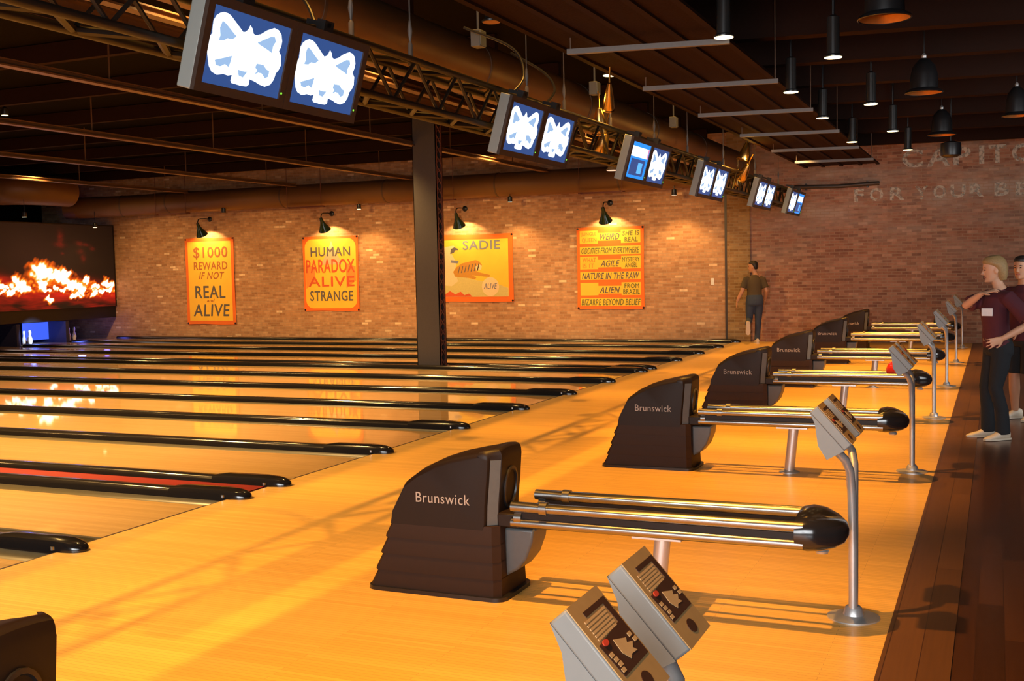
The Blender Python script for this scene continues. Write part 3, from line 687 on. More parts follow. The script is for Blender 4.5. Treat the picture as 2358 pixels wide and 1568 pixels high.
# ------------------------------------------------------------------ gooseneck lamps and banners
def gooseneck(x, lab, z=3.33):
    t = thing('gooseneck_lamp', lab, 'wall lamp', (x, WY, z), 0, 'gooseneck lamps over the banners')
    b = MB(); b.M = Matrix.Rotation(PI/2, 4, 'X'); b.lathe([(.07, 0), (.07, .02), (.03, .05)], n=16); b.build('wall_mount', 'black', t)
    b = MB(); b.tube([(0, -.03, 0), (0, -.2, .01), (0, -.42, .0), (0, -.50, -.03), (0, -.53, -.10), (0, -.53, -.16)], .014, 8); b.build('arm', 'black', t)
    m_ = Matrix.Translation((0, -.53, -.15)) @ Matrix.Rotation(math.radians(30), 4, 'X')
    b = MB(); b.M = m_; b.lathe([(.035, .02), (.045, -.02), (.05, -.08), (.085, -.18), (.16, -.33), (.165, -.345)], n=24, cap=False); b.build('shade', 'green_shade', t)
    b = MB(); b.M = m_; b.lathe([(.158, -.338), (.08, -.18), (.045, -.09), (.01, -.07)], n=24, cap=False); b.build('shade_lining', 'white', t)
    b = MB(); b.M = m_; b.ball((0, 0, -.22), .04, 12, 8); b.build('bulb', 'lamp_hot', t)
    p = m_ @ Vector((0, 0, -.285)); d = m_ @ Vector((0, 0, -2))
    light('SPOT', 'gooseneck_beam', (x+p.x, WY+p.y, z+p.z), (x+d.x, WY+d.y+.35, z+d.z), 58, (1, .62, .24), .04, 135, .35)
gooseneck(-14.73, 'green gooseneck lamp over the one thousand dollar reward banner')
gooseneck(-10.72, 'green gooseneck lamp over the human paradox banner')
gooseneck(-6.79, 'green gooseneck lamp right beside the steel column, over the tiger banner', 3.30)
gooseneck(-2.96, 'green gooseneck lamp over the banner with stacked yellow boxes', 3.28)
def banner(lab, x0, x1, z0, z1, border, round_=0):
    t = thing('painted_banner', lab, 'banner', ((x0+x1)/2, WY, (z0+z1)/2), 0, 'sideshow banners on the brick wall')
    w2, h2 = (x1-x0)/2, (z1-z0)/2
    F = lambda a, b_, d: (a, -.02-d, b_)
    jig = [(-w2, -h2), (-w2*.3, -h2+.012), (w2*.4, -h2-.01), (w2, -h2), (w2-.012, 0), (w2, h2), (w2*.2, h2-.012), (-w2*.5, h2+.008), (-w2, h2), (-w2+.012, .1)]
    b = MB(); b.prism(jig, F, 0, .012); b.build('canvas', 'canvas_o', t)
    for sx in (-1, 1):
        for sz in (-1, 1):
            b = MB(); b.tube([(sx*(w2-.03), -.005, sz*(h2-.03)), (sx*(w2-.03), -.036, sz*(h2-.03))], .028, 8); b.build('corner_bolt', 'black', t)
    if border is not None:
        a, c = w2-border, h2-border; P = []
        if round_:
            for cx, cz, s0 in ((a-round_, c-round_, 0), (-a+round_, c-round_, 90), (-a+round_, -c+round_, 180), (a-round_, -c+round_, 270)):
                for k in range(7): q = math.radians(s0+15*k); P.append((cx+round_*math.cos(q), cz+round_*math.sin(q)))
        else: P = [(-a, -c), (a, -c), (a, c), (-a, c)]
        b = MB(); b.prism(P, F, .012, .016); b.build('painted_panel', 'canvas_y', t)
    return t, w2, h2, F
def lines(t, F, L, d=.0165, thick=.003):
    for txt, box, ink, sh in L:
        b = MB(); put_text(b, txt, box, F, d, sh, thick, bold=.018*min(.35, box[3]-box[1])); b.build('lettering', ink, t)
def bx(w2, h2, u0, v0, u1, v1): return (-w2+2*w2*u0, h2-2*h2*v1, -w2+2*w2*u1, h2-2*h2*v0)   # v runs down the banner
t, w2, h2, F = banner('tall yellow banner promising a $1000 reward, leftmost on the wall', -15.62, -13.93, .39, 2.81, .10)
B = lambda *a: bx(w2, h2, *a)
lines(t, F, [('$1000', B(.18, .105, .87, .245), 'ink_brown', 0), ('REWARD', B(.18, .275, .86, .365), 'ink_brown', 0), ('IF NOT', B(.29, .395, .78, .475), 'ink_brown', .25), ('REAL', B(.19, .555, .80, .695), 'ink_dark', 0), ('and', B(.43, .705, .57, .74), 'ink_ochre' if 'ink_ochre' in M else 'ink_brown', .2), ('ALIVE', B(.15, .77, .87, .905), 'ink_dark', .1)])
t, w2, h2, F = banner('yellow banner with rounded panel reading HUMAN PARADOX ALIVE STRANGE', -11.66, -9.93, .75, 2.735, .07, .22)
B = lambda *a: bx(w2, h2, *a)
b = MB(); x0, z0, x1, z1 = B(.33, .06, .72, .38); b.prism([(x0, z0), ((x0+x1)/2-.04, z1-.12), ((x0+x1)/2, z1), ((x0+x1)/2+.04, z1-.12), (x1, z0)], F, .016, .0165); b.build('grey_spire', 'ink_grey', t)
for bb in ((.05, .36, .22, .70), (.78, .36, .95, .70)):
    b = MB(); x0, z0, x1, z1 = B(*bb); b.prism([(x0, z0), (x1, z0+.2), (x1, z1-.1), (x0, z1)], F, .016, .0164); b.build('orange_patch', 'ink_orange', t)
lines(t, F, [('HUMAN', B(.15, .145, .86, .265), 'ink_dark', 0), ('PARADOX', B(.06, .31, .93, .485), 'ink_red', 0), ('ALIVE', B(.10, .54, .92, .67), 'ink_red', 0), ('STRANGE', B(.12, .73, .89, .865), 'ink_dark', 0)], .0175)
t, w2, h2, F = banner('orange bordered banner with SADIE lettering and a leaping tiger, beside the column', -8.10, -5.49, .955, 2.65, .13)
q = lambda x, z: (x+6.795, z-1.8025)
def paint(nm, pts, ink, d0=.016, d1=.0168):
    b = MB(); b.prism([q(*p) for p in pts], F, d0, d1); b.build(nm, ink, t)
paint('pale_ground', [(-7.97, 1.086), (-5.63, 1.086), (-5.63, 1.30), (-6.0, 1.42), (-6.5, 1.50), (-7.0, 1.62), (-7.3, 1.70), (-7.97, 1.72)], 'ink_pale', .0160, .0164)
paint('figure_body', [(-7.97, 1.45), (-7.2, 1.36), (-7.02, 1.48), (-7.1, 1.75), (-7.05, 1.95), (-7.2, 2.2), (-7.05, 2.3), (-7.12, 2.38), (-7.3, 2.36), (-7.97, 2.2)], 'ink_cream')
paint('figure_hair', [(-7.22, 2.17), (-7.12, 2.20), (-7.06, 2.27), (-7.0, 2.26), (-7.0, 2.30), (-7.1, 2.34), (-7.2, 2.30)], 'ink_dark', .0168, .0176)
paint('figure_suit', [(-7.2, 1.95), (-7.02, 1.93), (-6.98, 2.0), (-7.2, 2.02)], 'ink_blue', .0168, .0176)
paint('tiger_body', [(-7.15, 1.72), (-7.1, 1.6), (-6.95, 1.58), (-6.7, 1.56), (-6.55, 1.52), (-6.5, 1.57), (-6.62, 1.63), (-6.3, 1.59), (-6.14, 1.58), (-6.13, 1.63), (-6.35, 1.68), (-6.5, 1.72), (-6.38, 1.78), (-6.34, 1.88), (-6.42, 1.98), (-6.52, 2.01), (-6.7, 1.97), (-6.9, 1.93), (-7.05, 1.84)], 'ink_tiger', .0168, .0174)
paint('tiger_face', [(-6.5, 1.74), (-6.37, 1.76), (-6.34, 1.86), (-6.42, 1.90), (-6.52, 1.84)], 'ink_cream', .0174, .0180)
for k in range(7):
    x = -7.02+.09*k; paint('tiger_stripe', [(x, 1.68+.01*k), (x+.025, 1.68+.01*k), (x+.07, 1.84+.015*k), (x+.05, 1.85+.015*k)], 'ink_dark', .0174, .0180)
paint('flames', [(-7.97, 1.09), (-6.62, 1.09), (-6.72, 1.17), (-6.85, 1.13), (-6.95, 1.22), (-7.1, 1.15), (-7.25, 1.24), (-7.4, 1.15), (-7.97, 1.22)], 'ink_red', .0168, .0174)
paint('round_label', [(-6.12+.235*math.cos(a*PI/12), 1.335+.235*math.sin(a*PI/12)) for a in range(24)], 'ink_cream', .0168, .0174)
x0, z0 = q(-6.86, 2.27); x1, z1 = q(-5.84, 2.49); lines(t, F, [('SADIE', (x0, z0, x1, z1), 'ink_blue', 0)], .017)
x0, z0 = q(-6.29, 1.28); x1, z1 = q(-5.95, 1.42); lines(t, F, [('ALIVE', (x0, z0, x1, z1), 'ink_blue', .15)], .0176)
t, w2, h2, F = banner('orange banner covered in yellow text boxes, rightmost on the wall', -3.815, -2.13, .755, 2.715, None)
B = lambda *a: bx(w2, h2, *a)
def tbox(*a):
    b = MB(); x0, z0, x1, z1 = B(*a); b.prism([(x0, z0), (x1, z0), (x1, z1), (x0, z1)], F, .012, .0155); b.build('yellow_box', 'canvas_y', t)
for v0, v1, m0, m1 in ((.04, .20, .07, .165), (.355, .51, .395, .49), (.675, .83, .715, .81)):
    tbox(.05, v0, .32, v1); tbox(.32, m0, .665, m1); tbox(.665, v0, .95, v1)
for v0, v1 in ((.235, .335), (.545, .64), (.865, .96)): tbox(.05, v0, .95, v1)
lines(t, F, [('JUNGLE', B(.075, .06, .30, .11), 'ink_orange', 0), ('QUEEN', B(.085, .13, .30, .185), 'ink_orange', 0), ('WEIRD', B(.35, .08, .64, .155), 'ink_dark', .25), ('SHE IS', B(.69, .055, .93, .11), 'ink_green', .1), ('REAL', B(.72, .13, .91, .185), 'ink_green', 0),
 ('ODDITIES FROM EVERYWHERE', B(.075, .25, .925, .32), 'ink_green', .15), ('WHAT', B(.09, .37, .29, .425), 'ink_orange', 0), ('IS IT', B(.09, .44, .26, .495), 'ink_orange', 0), ('AGILE', B(.37, .405, .63, .48), 'ink_dark', .25), ('MYSTERY', B(.68, .37, .935, .425), 'ink_green', 0), ('ANGEL', B(.72, .44, .90, .495), 'ink_green', 0),
 ('NATURE IN THE RAW', B(.085, .555, .92, .63), 'ink_dark', .15), ('ALIEN', B(.35, .725, .63, .80), 'ink_dark', .25), ('FROM', B(.71, .69, .92, .745), 'ink_green', 0), ('BRAZIL', B(.69, .76, .93, .815), 'ink_green', 0), ('BIZARRE BEYOND BELIEF', B(.07, .875, .935, .95), 'ink_green', .12)], .0156)
b = MB(); b.box((-.555, WY-.012, 1.30), (-.475, WY, 1.455)); tag(b.build('wall_plate', 'white', bevel=.004), 'small white switch plate on the brick wall left of the pier', 'switch')

# ------------------------------------------------------------------ ball returns
def side_loft(b, sections):
    # sections: (y, [(x,z)...]) with equal point counts
    b.rings([[(x, y, z) for x, z in P] for y, P in sections])
def make_ball_return(lab):
    t = thing('ball_return', lab, 'ball return', (2.74, 5.38, 0), 0, 'ball returns')
    b = MB(); P = []
    for cx, cy, s0 in ((.33, .14, 0), (-.36, .14, 90), (-.36, -.14, 180), (.33, -.14, 270)):
        for k in range(6): q_ = math.radians(s0+18*k); P.append((cx+.07*math.cos(q_), cy+.07*math.sin(q_)))
    b.prism(P, lambda a, c, d: (a, c, d), .0, .022); b.build('base_plate', 'black', t)
    # ribbed skirt: four overlapping tiers
    b = MB(); n = 4; z0, z1 = .02, .385
    for k in range(n):
        za = z0+(z1-z0)*k/n; zb = z0+(z1-z0)*(k+1)/n+.006
        R = []
        for z, out in ((za, .012), (za+.012, .014), (zb, 0)):
            f = (z-z0)/(z1-z0); xl = -.395+.125*f-out; xr = .372-.01*f; hw = .192-.012*f+out*.4; c = .035
            R.append([(xl+c*.5, -hw, z), (xr-c, -hw, z), (xr, -hw+c, z), (xr, hw-c, z), (xr-c, hw, z), (xl+c*.5, hw, z), (xl, hw-c*.5, z), (xl, -hw+c*.5, z)])
        b.rings(R)
    b.build('ribbed_skirt', 'hood_low', t, angle=25)
    # upper hood
    def prof(dx, dz, sh):
        top = [(-.275, .37), (-.262, .44), (-.185, .605), (-.10, .665), (0, .712), (.10, .745), (.20, .768), (.27, .782)]
        fr = [(.315, .794), (.338, .797), (.354, .793), (.365, .784), (.371, .768), (.373, .74), (.364, .62), (.351, .50), (.346, .40), (.336, .37)]
        P = [(x+dx*.25, z-dz if k > 1 else z) for k, (x, z) in enumerate(top)]+[(x-sh, z-dz if k < 6 else z) for k, (x, z) in enumerate(fr)]
        return P
    S = [(-.182, prof(.0, .030, .062)), (-.176, prof(.0, .018, .056)), (-.166, prof(.0, .010, .052)), (-.130, prof(0, 0, 0)), (-.07, prof(0, -.008, 0)), (0, prof(0, -.011, 0)), (.07, prof(0, -.008, 0)), (.130, prof(0, 0, 0)), (.166, prof(.0, .010, .052)), (.176, prof(.0, .018, .056)), (.182, prof(.0, .030, .062))]
    b = MB(); side_loft(b, S); hood = b.build('hood', 'hood', t, angle=28)
    for s in (-1, 1):   # pale chamfer running down each front edge
        b = MB(); e = .0015
        R = []
        for z in (.395, .50, .62, .74):
            def fx(y0, sh):
                return {.395: .345, .50: .350, .62: .362, .74: .372}[z]-sh
            R.append([(fx(0, .050)+e, s*(.166+e), z), (fx(0, .004)+e, s*(.1335+e), z), (fx(0, .004)-.004, s*.13, z), (fx(0, .05)-.004, s*.160, z)])
        b.rings(R); b.build('edge_trim', 'grip', hood)
    b = MB(); R = []
    for f, x in ((1.0, .353), (1.0, .368), (.86, .368), (.80, .356), (.5, .352)):
        R.append([(x+.010*math.sin(2*PI*k/20), .085*f*math.cos(2*PI*k/20), .575+.115*f*math.sin(2*PI*k/20)) for k in range(20)])
    b.rings(R); b.build('ball_opening', 'black', hood)  # black oval plate stands in for the shade inside the hole
    b = MB(); put_text(b, 'Brunswick', (-.115, .498, .205, .553), lambda a, c, d: (a, -.1822-d, c), 0, .0, .002); b.build('lettering', 'silver', hood)
    b = MB(); b.prism([(.36, .37), (.525, .37), (.515, .30), (.48, .21), (.43, .15), (.36, .11)], lambda a, c, d: (a, d, c), -.09, .12); b.build('lift_housing', 'grip', t, bevel=.012)
    b = MB(); b.box((.34, -.14, .385), (.46, .14, .46)); b.box((.42, -.12, .40), (.52, .12, .47)); b.build('exit_tray', 'hood', t, bevel=.01)
    for s in (-1, 1):
        b = MB(); b.tube([(.44, s*.165, .505), (.62, s*.165, .505), (.62, s*.165, .505), (1.92, s*.165, .505)], .029, 14); b.build('rail', 'chrome', t)
        b = MB(); b.tube([(.44, s*.17, .425), (1.92, s*.17, .425)], .025, 14); b.build('rail', 'chrome', t)
        b = MB(); b.tube([(.5, s*.065, .445), (1.92, s*.065, .445)], .014, 10); b.build('inner_rail', 'alu', t)
        b = MB(); b.box((.50, s*.165-.012, .43), (1.92, s*.165+.012, .50)); b.build('rail_web', 'hood', t)
        b = MB(); b.tube([(.60, s*.165, .505), (.64, s*.165, .505)], .037, 14); b.build('rail_clamp', 'chrome', t)
        b = MB(); b.tube([(.46, s*.165, .45), (.50, s*.165, .45)], .034, 12); b.build('rail_clamp', 'chrome', t)
    b = MB(); R = []
    for x, hw, zt, zb in ((1.88, .198, .555, .380), (1.93, .200, .568, .374), (1.99, .180, .560, .378), (2.05, .135, .535, .392), (2.09, .08, .505, .415), (2.105, .02, .475, .445)):
        zc, zh = (zt+zb)/2, (zt-zb)/2
        R.append([(x, hw*abs(math.cos(a))**.7*math.copysign(1, math.cos(a)), zc+zh*abs(math.sin(a))**.7*math.copysign(1, math.sin(a))) for a in [2*PI*k/24 for k in range(24)]])
    b.rings(R); b.build('end_bumper', 'gloss_black', t)
    b = MB(); b.lathe([(.028, 0), (.034, .012), (.02, .03)], (1.98, 0, .350), 12); b.build('bumper_foot', 'alu', t)
    b = MB(); b.tube([(1.16, 0, .02), (1.20, 0, .39)], .042, 16); leg = b.build('leg', 'alu', t)
    b = MB(); b.lathe([(.085, 0), (.085, .008), (.05, .02)], (1.16, 0, 0), 20); b.build('foot_flange', 'alu', leg)
    b = MB(); b.box((1.08, -.15, .385), (1.33, .15, .40)); b.build('leg_bracket', 'alu', leg)
    return t
HY = [2.14, 5.38, 9.33, 12.73, 16.1, 20.0, 23.42]
HL = ['dark ball return hood cut off at the lower left corner', 'nearest complete ball return, its chrome rack behind two keypad boxes', 'second complete ball return, just behind the nearest complete one', 'dark ball return carrying a red ball on its chrome rack', 'fourth complete ball return, beyond the one with the red ball', 'fifth complete ball return, second from the far brick wall', 'farthest ball return, right by the old brick wall']
br0 = make_ball_return(HL[1])
for k, y in enumerate(HY):
    if k != 1: dup(br0, (2.74 if k else 2.71, y, 0), HL[k])
b = MB(); b.ball((0, 0, 0), .108, 28, 18); o = b.build('bowling_ball', 'red_ball'); o.location = (2.74+1.74, 12.73, .556); tag(o, 'red bowling ball lying on a chrome rack behind a keypad stand', 'bowling ball')
b = MB(); b.ball((0, 0, 0), .108, 28, 18); o = b.build('bowling_ball', 'dark_ball'); o.location = (2.74+1.70, 23.42, .556); tag(o, 'dark green bowling ball at the end of the farthest rack', 'bowling ball')

# ------------------------------------------------------------------ keypad stands
def make_stand(lab):
    t = thing('keypad_stand', lab, 'keypad stand', (4.845, 5.55, 0), 0, 'keypad stands')
    b = MB(); b.lathe([(.125, 0), (.125, .006), (.10, .012), (.05, .016), (.04, .05), (.03, .06)], n=28); b.build('base_plate', 'alu', t)
    for s in (-1, 1):
        b = MB(); b.tube([(0, s*.018, .03), (0, s*.022, .35), (-.002, s*.045, .62), (-.006, s*.085, .74), (-.022, s*.135, .80), (-.06, s*.165, .845)], .021, 12); b.build('pole', 'alu', t)
    a0 = Vector((-.167, 0, 1.036)); a1 = Vector((-.010, 0, .860)); ax = (a1-a0); L = ax.length; ax.normalize(); nx = Vector((-ax.z, 0, ax.x))   # ax runs down the slope, nx out of the face
    nx = Vector((-ax.z, 0, ax.x));  nx = nx if nx.z > 0 else -nx
    for s, off in ((-1, -.262), (1, .088)):
        F = lambda u, v, d, o_=off: tuple(a0+ax*(L*u)+nx*d+Vector((0, o_+.175*v, 0)))
        b = MB(); b.prism([(0, 0), (1, 0), (1, 1), (0, 1)], F, 0, .046)
        k_ = b.build('keypad', 'grey', t, bevel=.006)
        b = MB(); b.prism([(-.0, .0), (.25, -.022), (.60, -.085), (.92, -.10), (1.0, 0)], lambda u, w_, d, o_=off: tuple(a0+ax*(L*u)+nx*(w_*.9)+Vector((0, o_+.175*d, 0))), .02, .98); b.build('mounting_wedge', 'grey', k_)
        b = MB(); b.prism([(.0, .0), (1., .0), (1, 1), (0, 1)], F, .0465, .049); b.build('face_plate', 'tan', k_)
        b = MB(); b.prism([(.11, .25), (.16, .25), (.16, .82), (.36, .84), (.40, .06), (.72, .10), (.72, .96), (.11, .96)], F, .049, .0502)
        b.build('brown_print', 'brown_print', k_)
        b = MB()
        for j in range(6): u = .18+.034*j; b.prism([(u, .14), (u+.022, .14), (u+.022, .80-.02*(j % 3)), (u, .80-.02*(j % 3))], F, .049, .0504)
        b.prism([(.44, .42), (.50, .72), (.535, .66), (.56, .80), (.60, .70), (.64, .76), (.63, .58), (.655, .50), (.57, .40)], F, .0502, .0512)
        for u, v in ((.50, .86), (.56, .90), (.52, .16), (.57, .18), (.62, .2), (.67, .17)): b.prism([(u-.02, v-.05), (u+.02, v-.05), (u+.02, v+.05), (u-.02, v+.05)], F, .0502, .0512)
        b.build('tan_symbols', 'tan_print', k_)
        b = MB(); b.prism([(.415+.028*math.cos(a*PI/8), .22+.075*math.sin(a*PI/8)) for a in range(16)], F, .0504, .053); b.build('red_button', 'red_print', k_)
        b = MB(); b.prism([(.86+.07*math.cos(a*PI/8), .5+.13*math.sin(a*PI/8)) for a in range(16)], F, .049, .0505); b.build('dark_oval', 'brown_print', k_)
    return t
KY = [2.245, 5.60, 9.65, 13.1, 16.5, 20.4, 23.95]
KL = ['nearest keypad stand with two printed keypad boxes at the bottom edge', 'keypad stand with two grey boxes at the end of the nearest complete rack', 'keypad stand in front of the red bowling ball', 'keypad stand right after the one in front of the red ball', 'third keypad stand from the far end, slim in the distance', 'keypad stand second from the old brick wall', 'farthest keypad stand, beside the woman in maroon']
ks0 = make_stand(KL[1])
for k, y in enumerate(KY):
    if k != 1: dup(ks0, (4.845, y, 0), KL[k])


# small fittings: pipe on the old brick, junction boxes by the duct, strut hangers under the far duct
b = MB(); b.tube([(1.35, WY-.10, 3.44), (2.3, WY-.10, 3.41), (3.15, WY-.10, 3.44)], .045, 10)
for x in (1.6, 2.9): b.box((x-.02, WY-.10, 3.36), (x+.02, WY, 3.50))
tag(b.build('wall_pipe', 'bezel'), 'dark horizontal pipe across the old painted brick under the wall sign', 'pipe')
for y, z, lab in ((9.9, 3.97, 'small grey junction box by the duct over the second pair of screens'), (13.3, 3.97, 'small grey junction box by the duct over the scoring screen'), (17.0, 3.97, 'small grey junction box by the duct over the fourth pair of screens')):
    t = thing('junction_box', lab, 'junction box', (.86, y, z), 0, 'junction boxes')
    b = MB(); b.box((-.05, -.07, -.08), (.05, .07, .08)); b.build('box_body', 'grey', t, bevel=.006)
    b = MB(); b.box((.05, -.06, -.07), (.058, .06, .07)); b.build('box_cover', 'casing', t)
    b = MB(); b.tube([(0, 0, .08), (0, 0, 4.74-z)], .012, 6); b.build('conduit_stem', 'grey', t)
for x in (-15.35, -11.0, -7.2, -2.9):
    b = MB(); b.box((x-.55, 24.50, 3.465), (x+.55, 24.56, 3.50))
    for sx in (-.52, .52): b.tube([(x+sx, 24.42, 3.47), (x+sx, 24.42, 4.74)], .008, 6)
    for sx in (-.52, .52): b.box((x+sx-.02, 24.40, 3.465), (x+sx+.02, 24.52, 3.485))
    o = b.build('strut_hanger', 'lattice', FAR_DUCT)
# ------------------------------------------------------------------ people
def voxel_body(mb, name, m, parent, vox=.010, smooth=4):
    o = mb.build(name, m, parent, angle=180)
    r = o.modifiers.new('remesh', 'REMESH'); r.mode = 'VOXEL'; r.voxel_size = vox; r.use_smooth_shade = True
    s = o.modifiers.new('smooth', 'SMOOTH'); s.factor = .5; s.iterations = smooth
    return o
def V(*a): return Vector(a)
def head(mb, c, yaw, pitch=0, s=1.0):
    # face along local +x; c is the head centre
    mb.M = Matrix.Translation(c) @ Matrix.Rotation(yaw, 4, 'Z') @ Matrix.Rotation(pitch, 4, 'Y') @ Matrix.Scale(s, 4)
    R = []
    for z, xf, xb, hw in ((-.115, .062, .025, .026), (-.105, .078, -.005, .042), (-.075, .080, -.045, .058), (-.04, .082, -.075, .066), (0, .088, -.092, .073), (.035, .090, -.100, .076), (.07, .084, -.098, .072), (.10, .062, -.082, .058), (.118, .030, -.05, .034), (.124, .0, -.02, .012)):
        xc, xr = (xf+xb)/2, (xf-xb)/2
        R.append([(xc+xr*math.cos(a), hw*math.sin(a), z) for a in [2*PI*k/20 for k in range(20)]])
    mb.rings(R)
    mb.tube([(.080, 0, .022), (.094, 0, -.008), (.106, 0, -.026), (.090, 0, -.036)], [(.008, .008), (.010, .010), (.014, .016), (.008, .012)], 10)   # nose
    mb.ball((.074, 0, -.098), (.016, .022, .016), 10, 6)                     # chin
    for sy in (-1, 1): mb.ball((-.012, sy*.076, -.008), (.020, .010, .032), 10, 8)   # ears
    mb.tube([(-.012, 0, -.06), (-.03, 0, -.14), (-.045, 0, -.20)], [(.052, .048), (.052, .052), (.065, .07)], 14)     # neck
    M_ = mb.M.copy(); mb.M = Matrix.Identity(4); return M_
def face_parts(M_, parent, hair_mat, lens):
    for sy in (-1, 1):
        b = MB(); b.M = M_; b.ball((.080, sy*.031, .010), (.008, .012, .007), 8, 6); b.build('eye', 'eye', parent)
        b = MB(); b.M = M_; b.tube([(.083, sy*.016, .028), (.084, sy*.032, .034), (.075, sy*.048, .028)], .004, 6); b.build('eyebrow', hair_mat, parent)
    b = MB(); b.M = M_; b.tube([(.078, -.024, -.062), (.088, 0, -.060), (.078, .024, -.062)], (.005, .006), 6); b.build('mouth', 'lip', parent)
    b = MB(); b.M = M_; R = []
    for z, xf, xb, hw in lens:
        xc, xr = (xf+xb)/2, (xf-xb)/2
        R.append([(xc+xr*math.cos(a), hw*math.sin(a), z) for a in [2*PI*k/20 for k in range(20)]])
    b.rings(R); return voxel_body(b, 'hair', hair_mat, parent, .009, 3)
SHORT = ((-.06, -.035, -.095, .045), (-.03, -.02, -.103, .070), (.01, -.005, -.112, .083), (.045, .02, -.114, .087), (.075, .082, -.112, .085), (.10, .080, -.098, .074), (.125, .05, -.07, .052), (.135, .02, -.04, .02))
BOB = ((-.11, -.03, -.11, .055), (-.07, -.02, -.125, .076), (-.02, -.002, -.132, .092), (.03, .02, -.134, .098), (.07, .088, -.130, .096), (.105, .086, -.112, .082), (.132, .055, -.08, .058), (.142, .02, -.045, .025))
def hand(mb, wrist, dirv, palm_n, side, curl=.35, spread=.16, s=1.0):
    # palm + four fingers of unequal length + a thumb leaving the side of the palm
    d = Vector(dirv).normalized(); n = Vector(palm_n); n = (n-d*n.dot(d)).normalized(); lat = d.cross(n)*side
    w_ = Vector(wrist)
    mb.tube([w_-d*.03*s, w_+d*.01*s, w_+d*.05*s, w_+d*.090*s, w_+d*.098*s], [(.018*s, .026*s), (.017*s, .028*s), (.016*s, .040*s), (.013*s, .042*s), (.009*s, .036*s)], 12, ref=n)
    for k, ln in enumerate((.072, .080, .074, .058)):
        o_ = (k-1.5)*.021*s; dd = (d+lat*(k-1.5)*spread*-1.0).normalized()
        p0 = w_+d*.085*s+lat*-o_; p1 = p0+dd*ln*.42*s; q1 = (dd+n*curl).normalized(); p2 = p1+q1*ln*.33*s; q2 = (dd+n*curl*2.2).normalized(); p3 = p2+q2*ln*.28*s
        mb.tube([p0, p1, p2, p3], [.0095*s, .0088*s, .0082*s, .0066*s], 8)
    tb = w_+d*.022*s+lat*.030*s; t1 = (d*.7+lat*.75+n*.15).normalized(); t2 = (d*.95+lat*.25+n*.3).normalized()
    mb.tube([tb-t1*.012, tb+t1*.038*s, tb+t1*.038*s+t2*.036*s], [.013*s, .0105*s, .008*s], 8)
def limb(mb, pts, rad, n=14): mb.tube(pts, rad, n)
def shoe(root, ankle, yaw, m, m2, pitch=0):
    b = MB(); b.M = Matrix.Translation(ankle) @ Matrix.Rotation(yaw, 4, 'Z') @ Matrix.Rotation(pitch, 4, 'Y')
    R = []
    for x, hw, zt in ((-.085, .020, -.03), (-.075, .034, .02), (-.03, .040, .035), (.03, .040, .012), (.09, .046, -.022), (.15, .044, -.040), (.185, .030, -.052), (.195, .012, -.060)):
        R.append([(x, hw*math.cos(a), (zt-.075)/2+(zt+.075)/2*math.sin(a)) for a in [2*PI*k/14 for k in range(14)]])
    b.rings(R); s = b.build('shoe', m, root)
    b2 = MB(); b2.M = b.M; b2.prism([(-.088, -.03), (-.06, -.042), (.02, -.040), (.10, -.050), (.16, -.046), (.198, -.02), (.198, .02), (.16, .046), (.10, .050), (.02, .040), (-.06, .042), (-.088, .03)], lambda a, c, d: (a, c, d), -.080, -.062)
    b2.build('sole', m2, s)

# woman in maroon on the dark floor
pw = thing('person', 'blonde woman in maroon shirt and dark jeans, one hand on her shoulder', 'person', (5.47, 11.72, 0), math.radians(205))
b = MB(); Mh = head(b, V(.03, .0, 1.635), math.radians(-12), math.radians(6), 1.0)
b.tube([V(-.02, 0, 1.45), V(-.015, 0, 1.30), V(0, 0, 1.1)], [(.05, .05), (.08, .12), (.08, .12)], 14)
shL, elL, wrL = V(-.03, .18, 1.375), V(-.20, .31, 1.13), V(.035, .215, .985)
shR, elR, wrR = V(-.01, -.175, 1.375), V(.245, -.10, 1.30), V(.185, .10, 1.415)
limb(b, [shL, (shL+elL)/2, elL], [.05, .046, .040]); limb(b, [elL, (elL+wrL)/2, wrL], [.040, .037, .026])
limb(b, [shR, (shR+elR)/2, elR], [.05, .046, .040]); limb(b, [elR, (elR+wrR)/2, wrR], [.040, .037, .026])
b.ball(tuple(elL), .041, 10, 8); b.ball(tuple(elR), .041, 10, 8)
hand(b, wrL, (.9, -.1, -.35), (-.1, -1, 0), 1, .25); hand(b, wrR, (-.72, .50, .22), (-.3, -.1, -1), -1, .3)
body = voxel_body(b, 'body', 'skin', pw, .007, 3)
face_parts(Mh, pw, 'blonde', BOB)
b = MB(); b.tube([V(-.02, 0, .90), V(-.005, 0, 1.0), V(0, 0, 1.10), V(.015, 0, 1.24), V(.0, 0, 1.36), V(-.02, 0, 1.425), V(-.022, 0, 1.455)], [(.125, .165), (.122, .158), (.115, .150), (.125, .168), (.105, .165), (.075, .10), (.06, .062)], 20, ref=(1, 0, 0))
limb(b, [V(-.02, .11, 1.37), shL, shL+(elL-shL)*.45, shL+(elL-shL)*.80], [.07, .075, .075, .078]); limb(b, [V(-.01, -.10, 1.36), shR, shR+(elR-shR)*.45, shR+(elR-shR)*.85], [.07, .075, .075, .078])
shirt = voxel_body(b, 'shirt', 'maroon', pw, .009, 4)
b = MB(); b.M = Matrix.Translation((.128, .095, 1.235)) @ Matrix.Rotation(math.radians(38), 4, 'Z')
b.box((-.006, -.055, -.038), (.008, .055, .038)); b.build('shirt_print', 'shirt_print', shirt, bevel=.004)
b = MB(); b.tube([V(-.02, 0, .96), V(-.03, 0, .90), V(-.03, 0, .84), V(-.025, 0, .80)], [(.118, .152), (.128, .172), (.128, .178), (.10, .16)], 18, ref=(1, 0, 0))
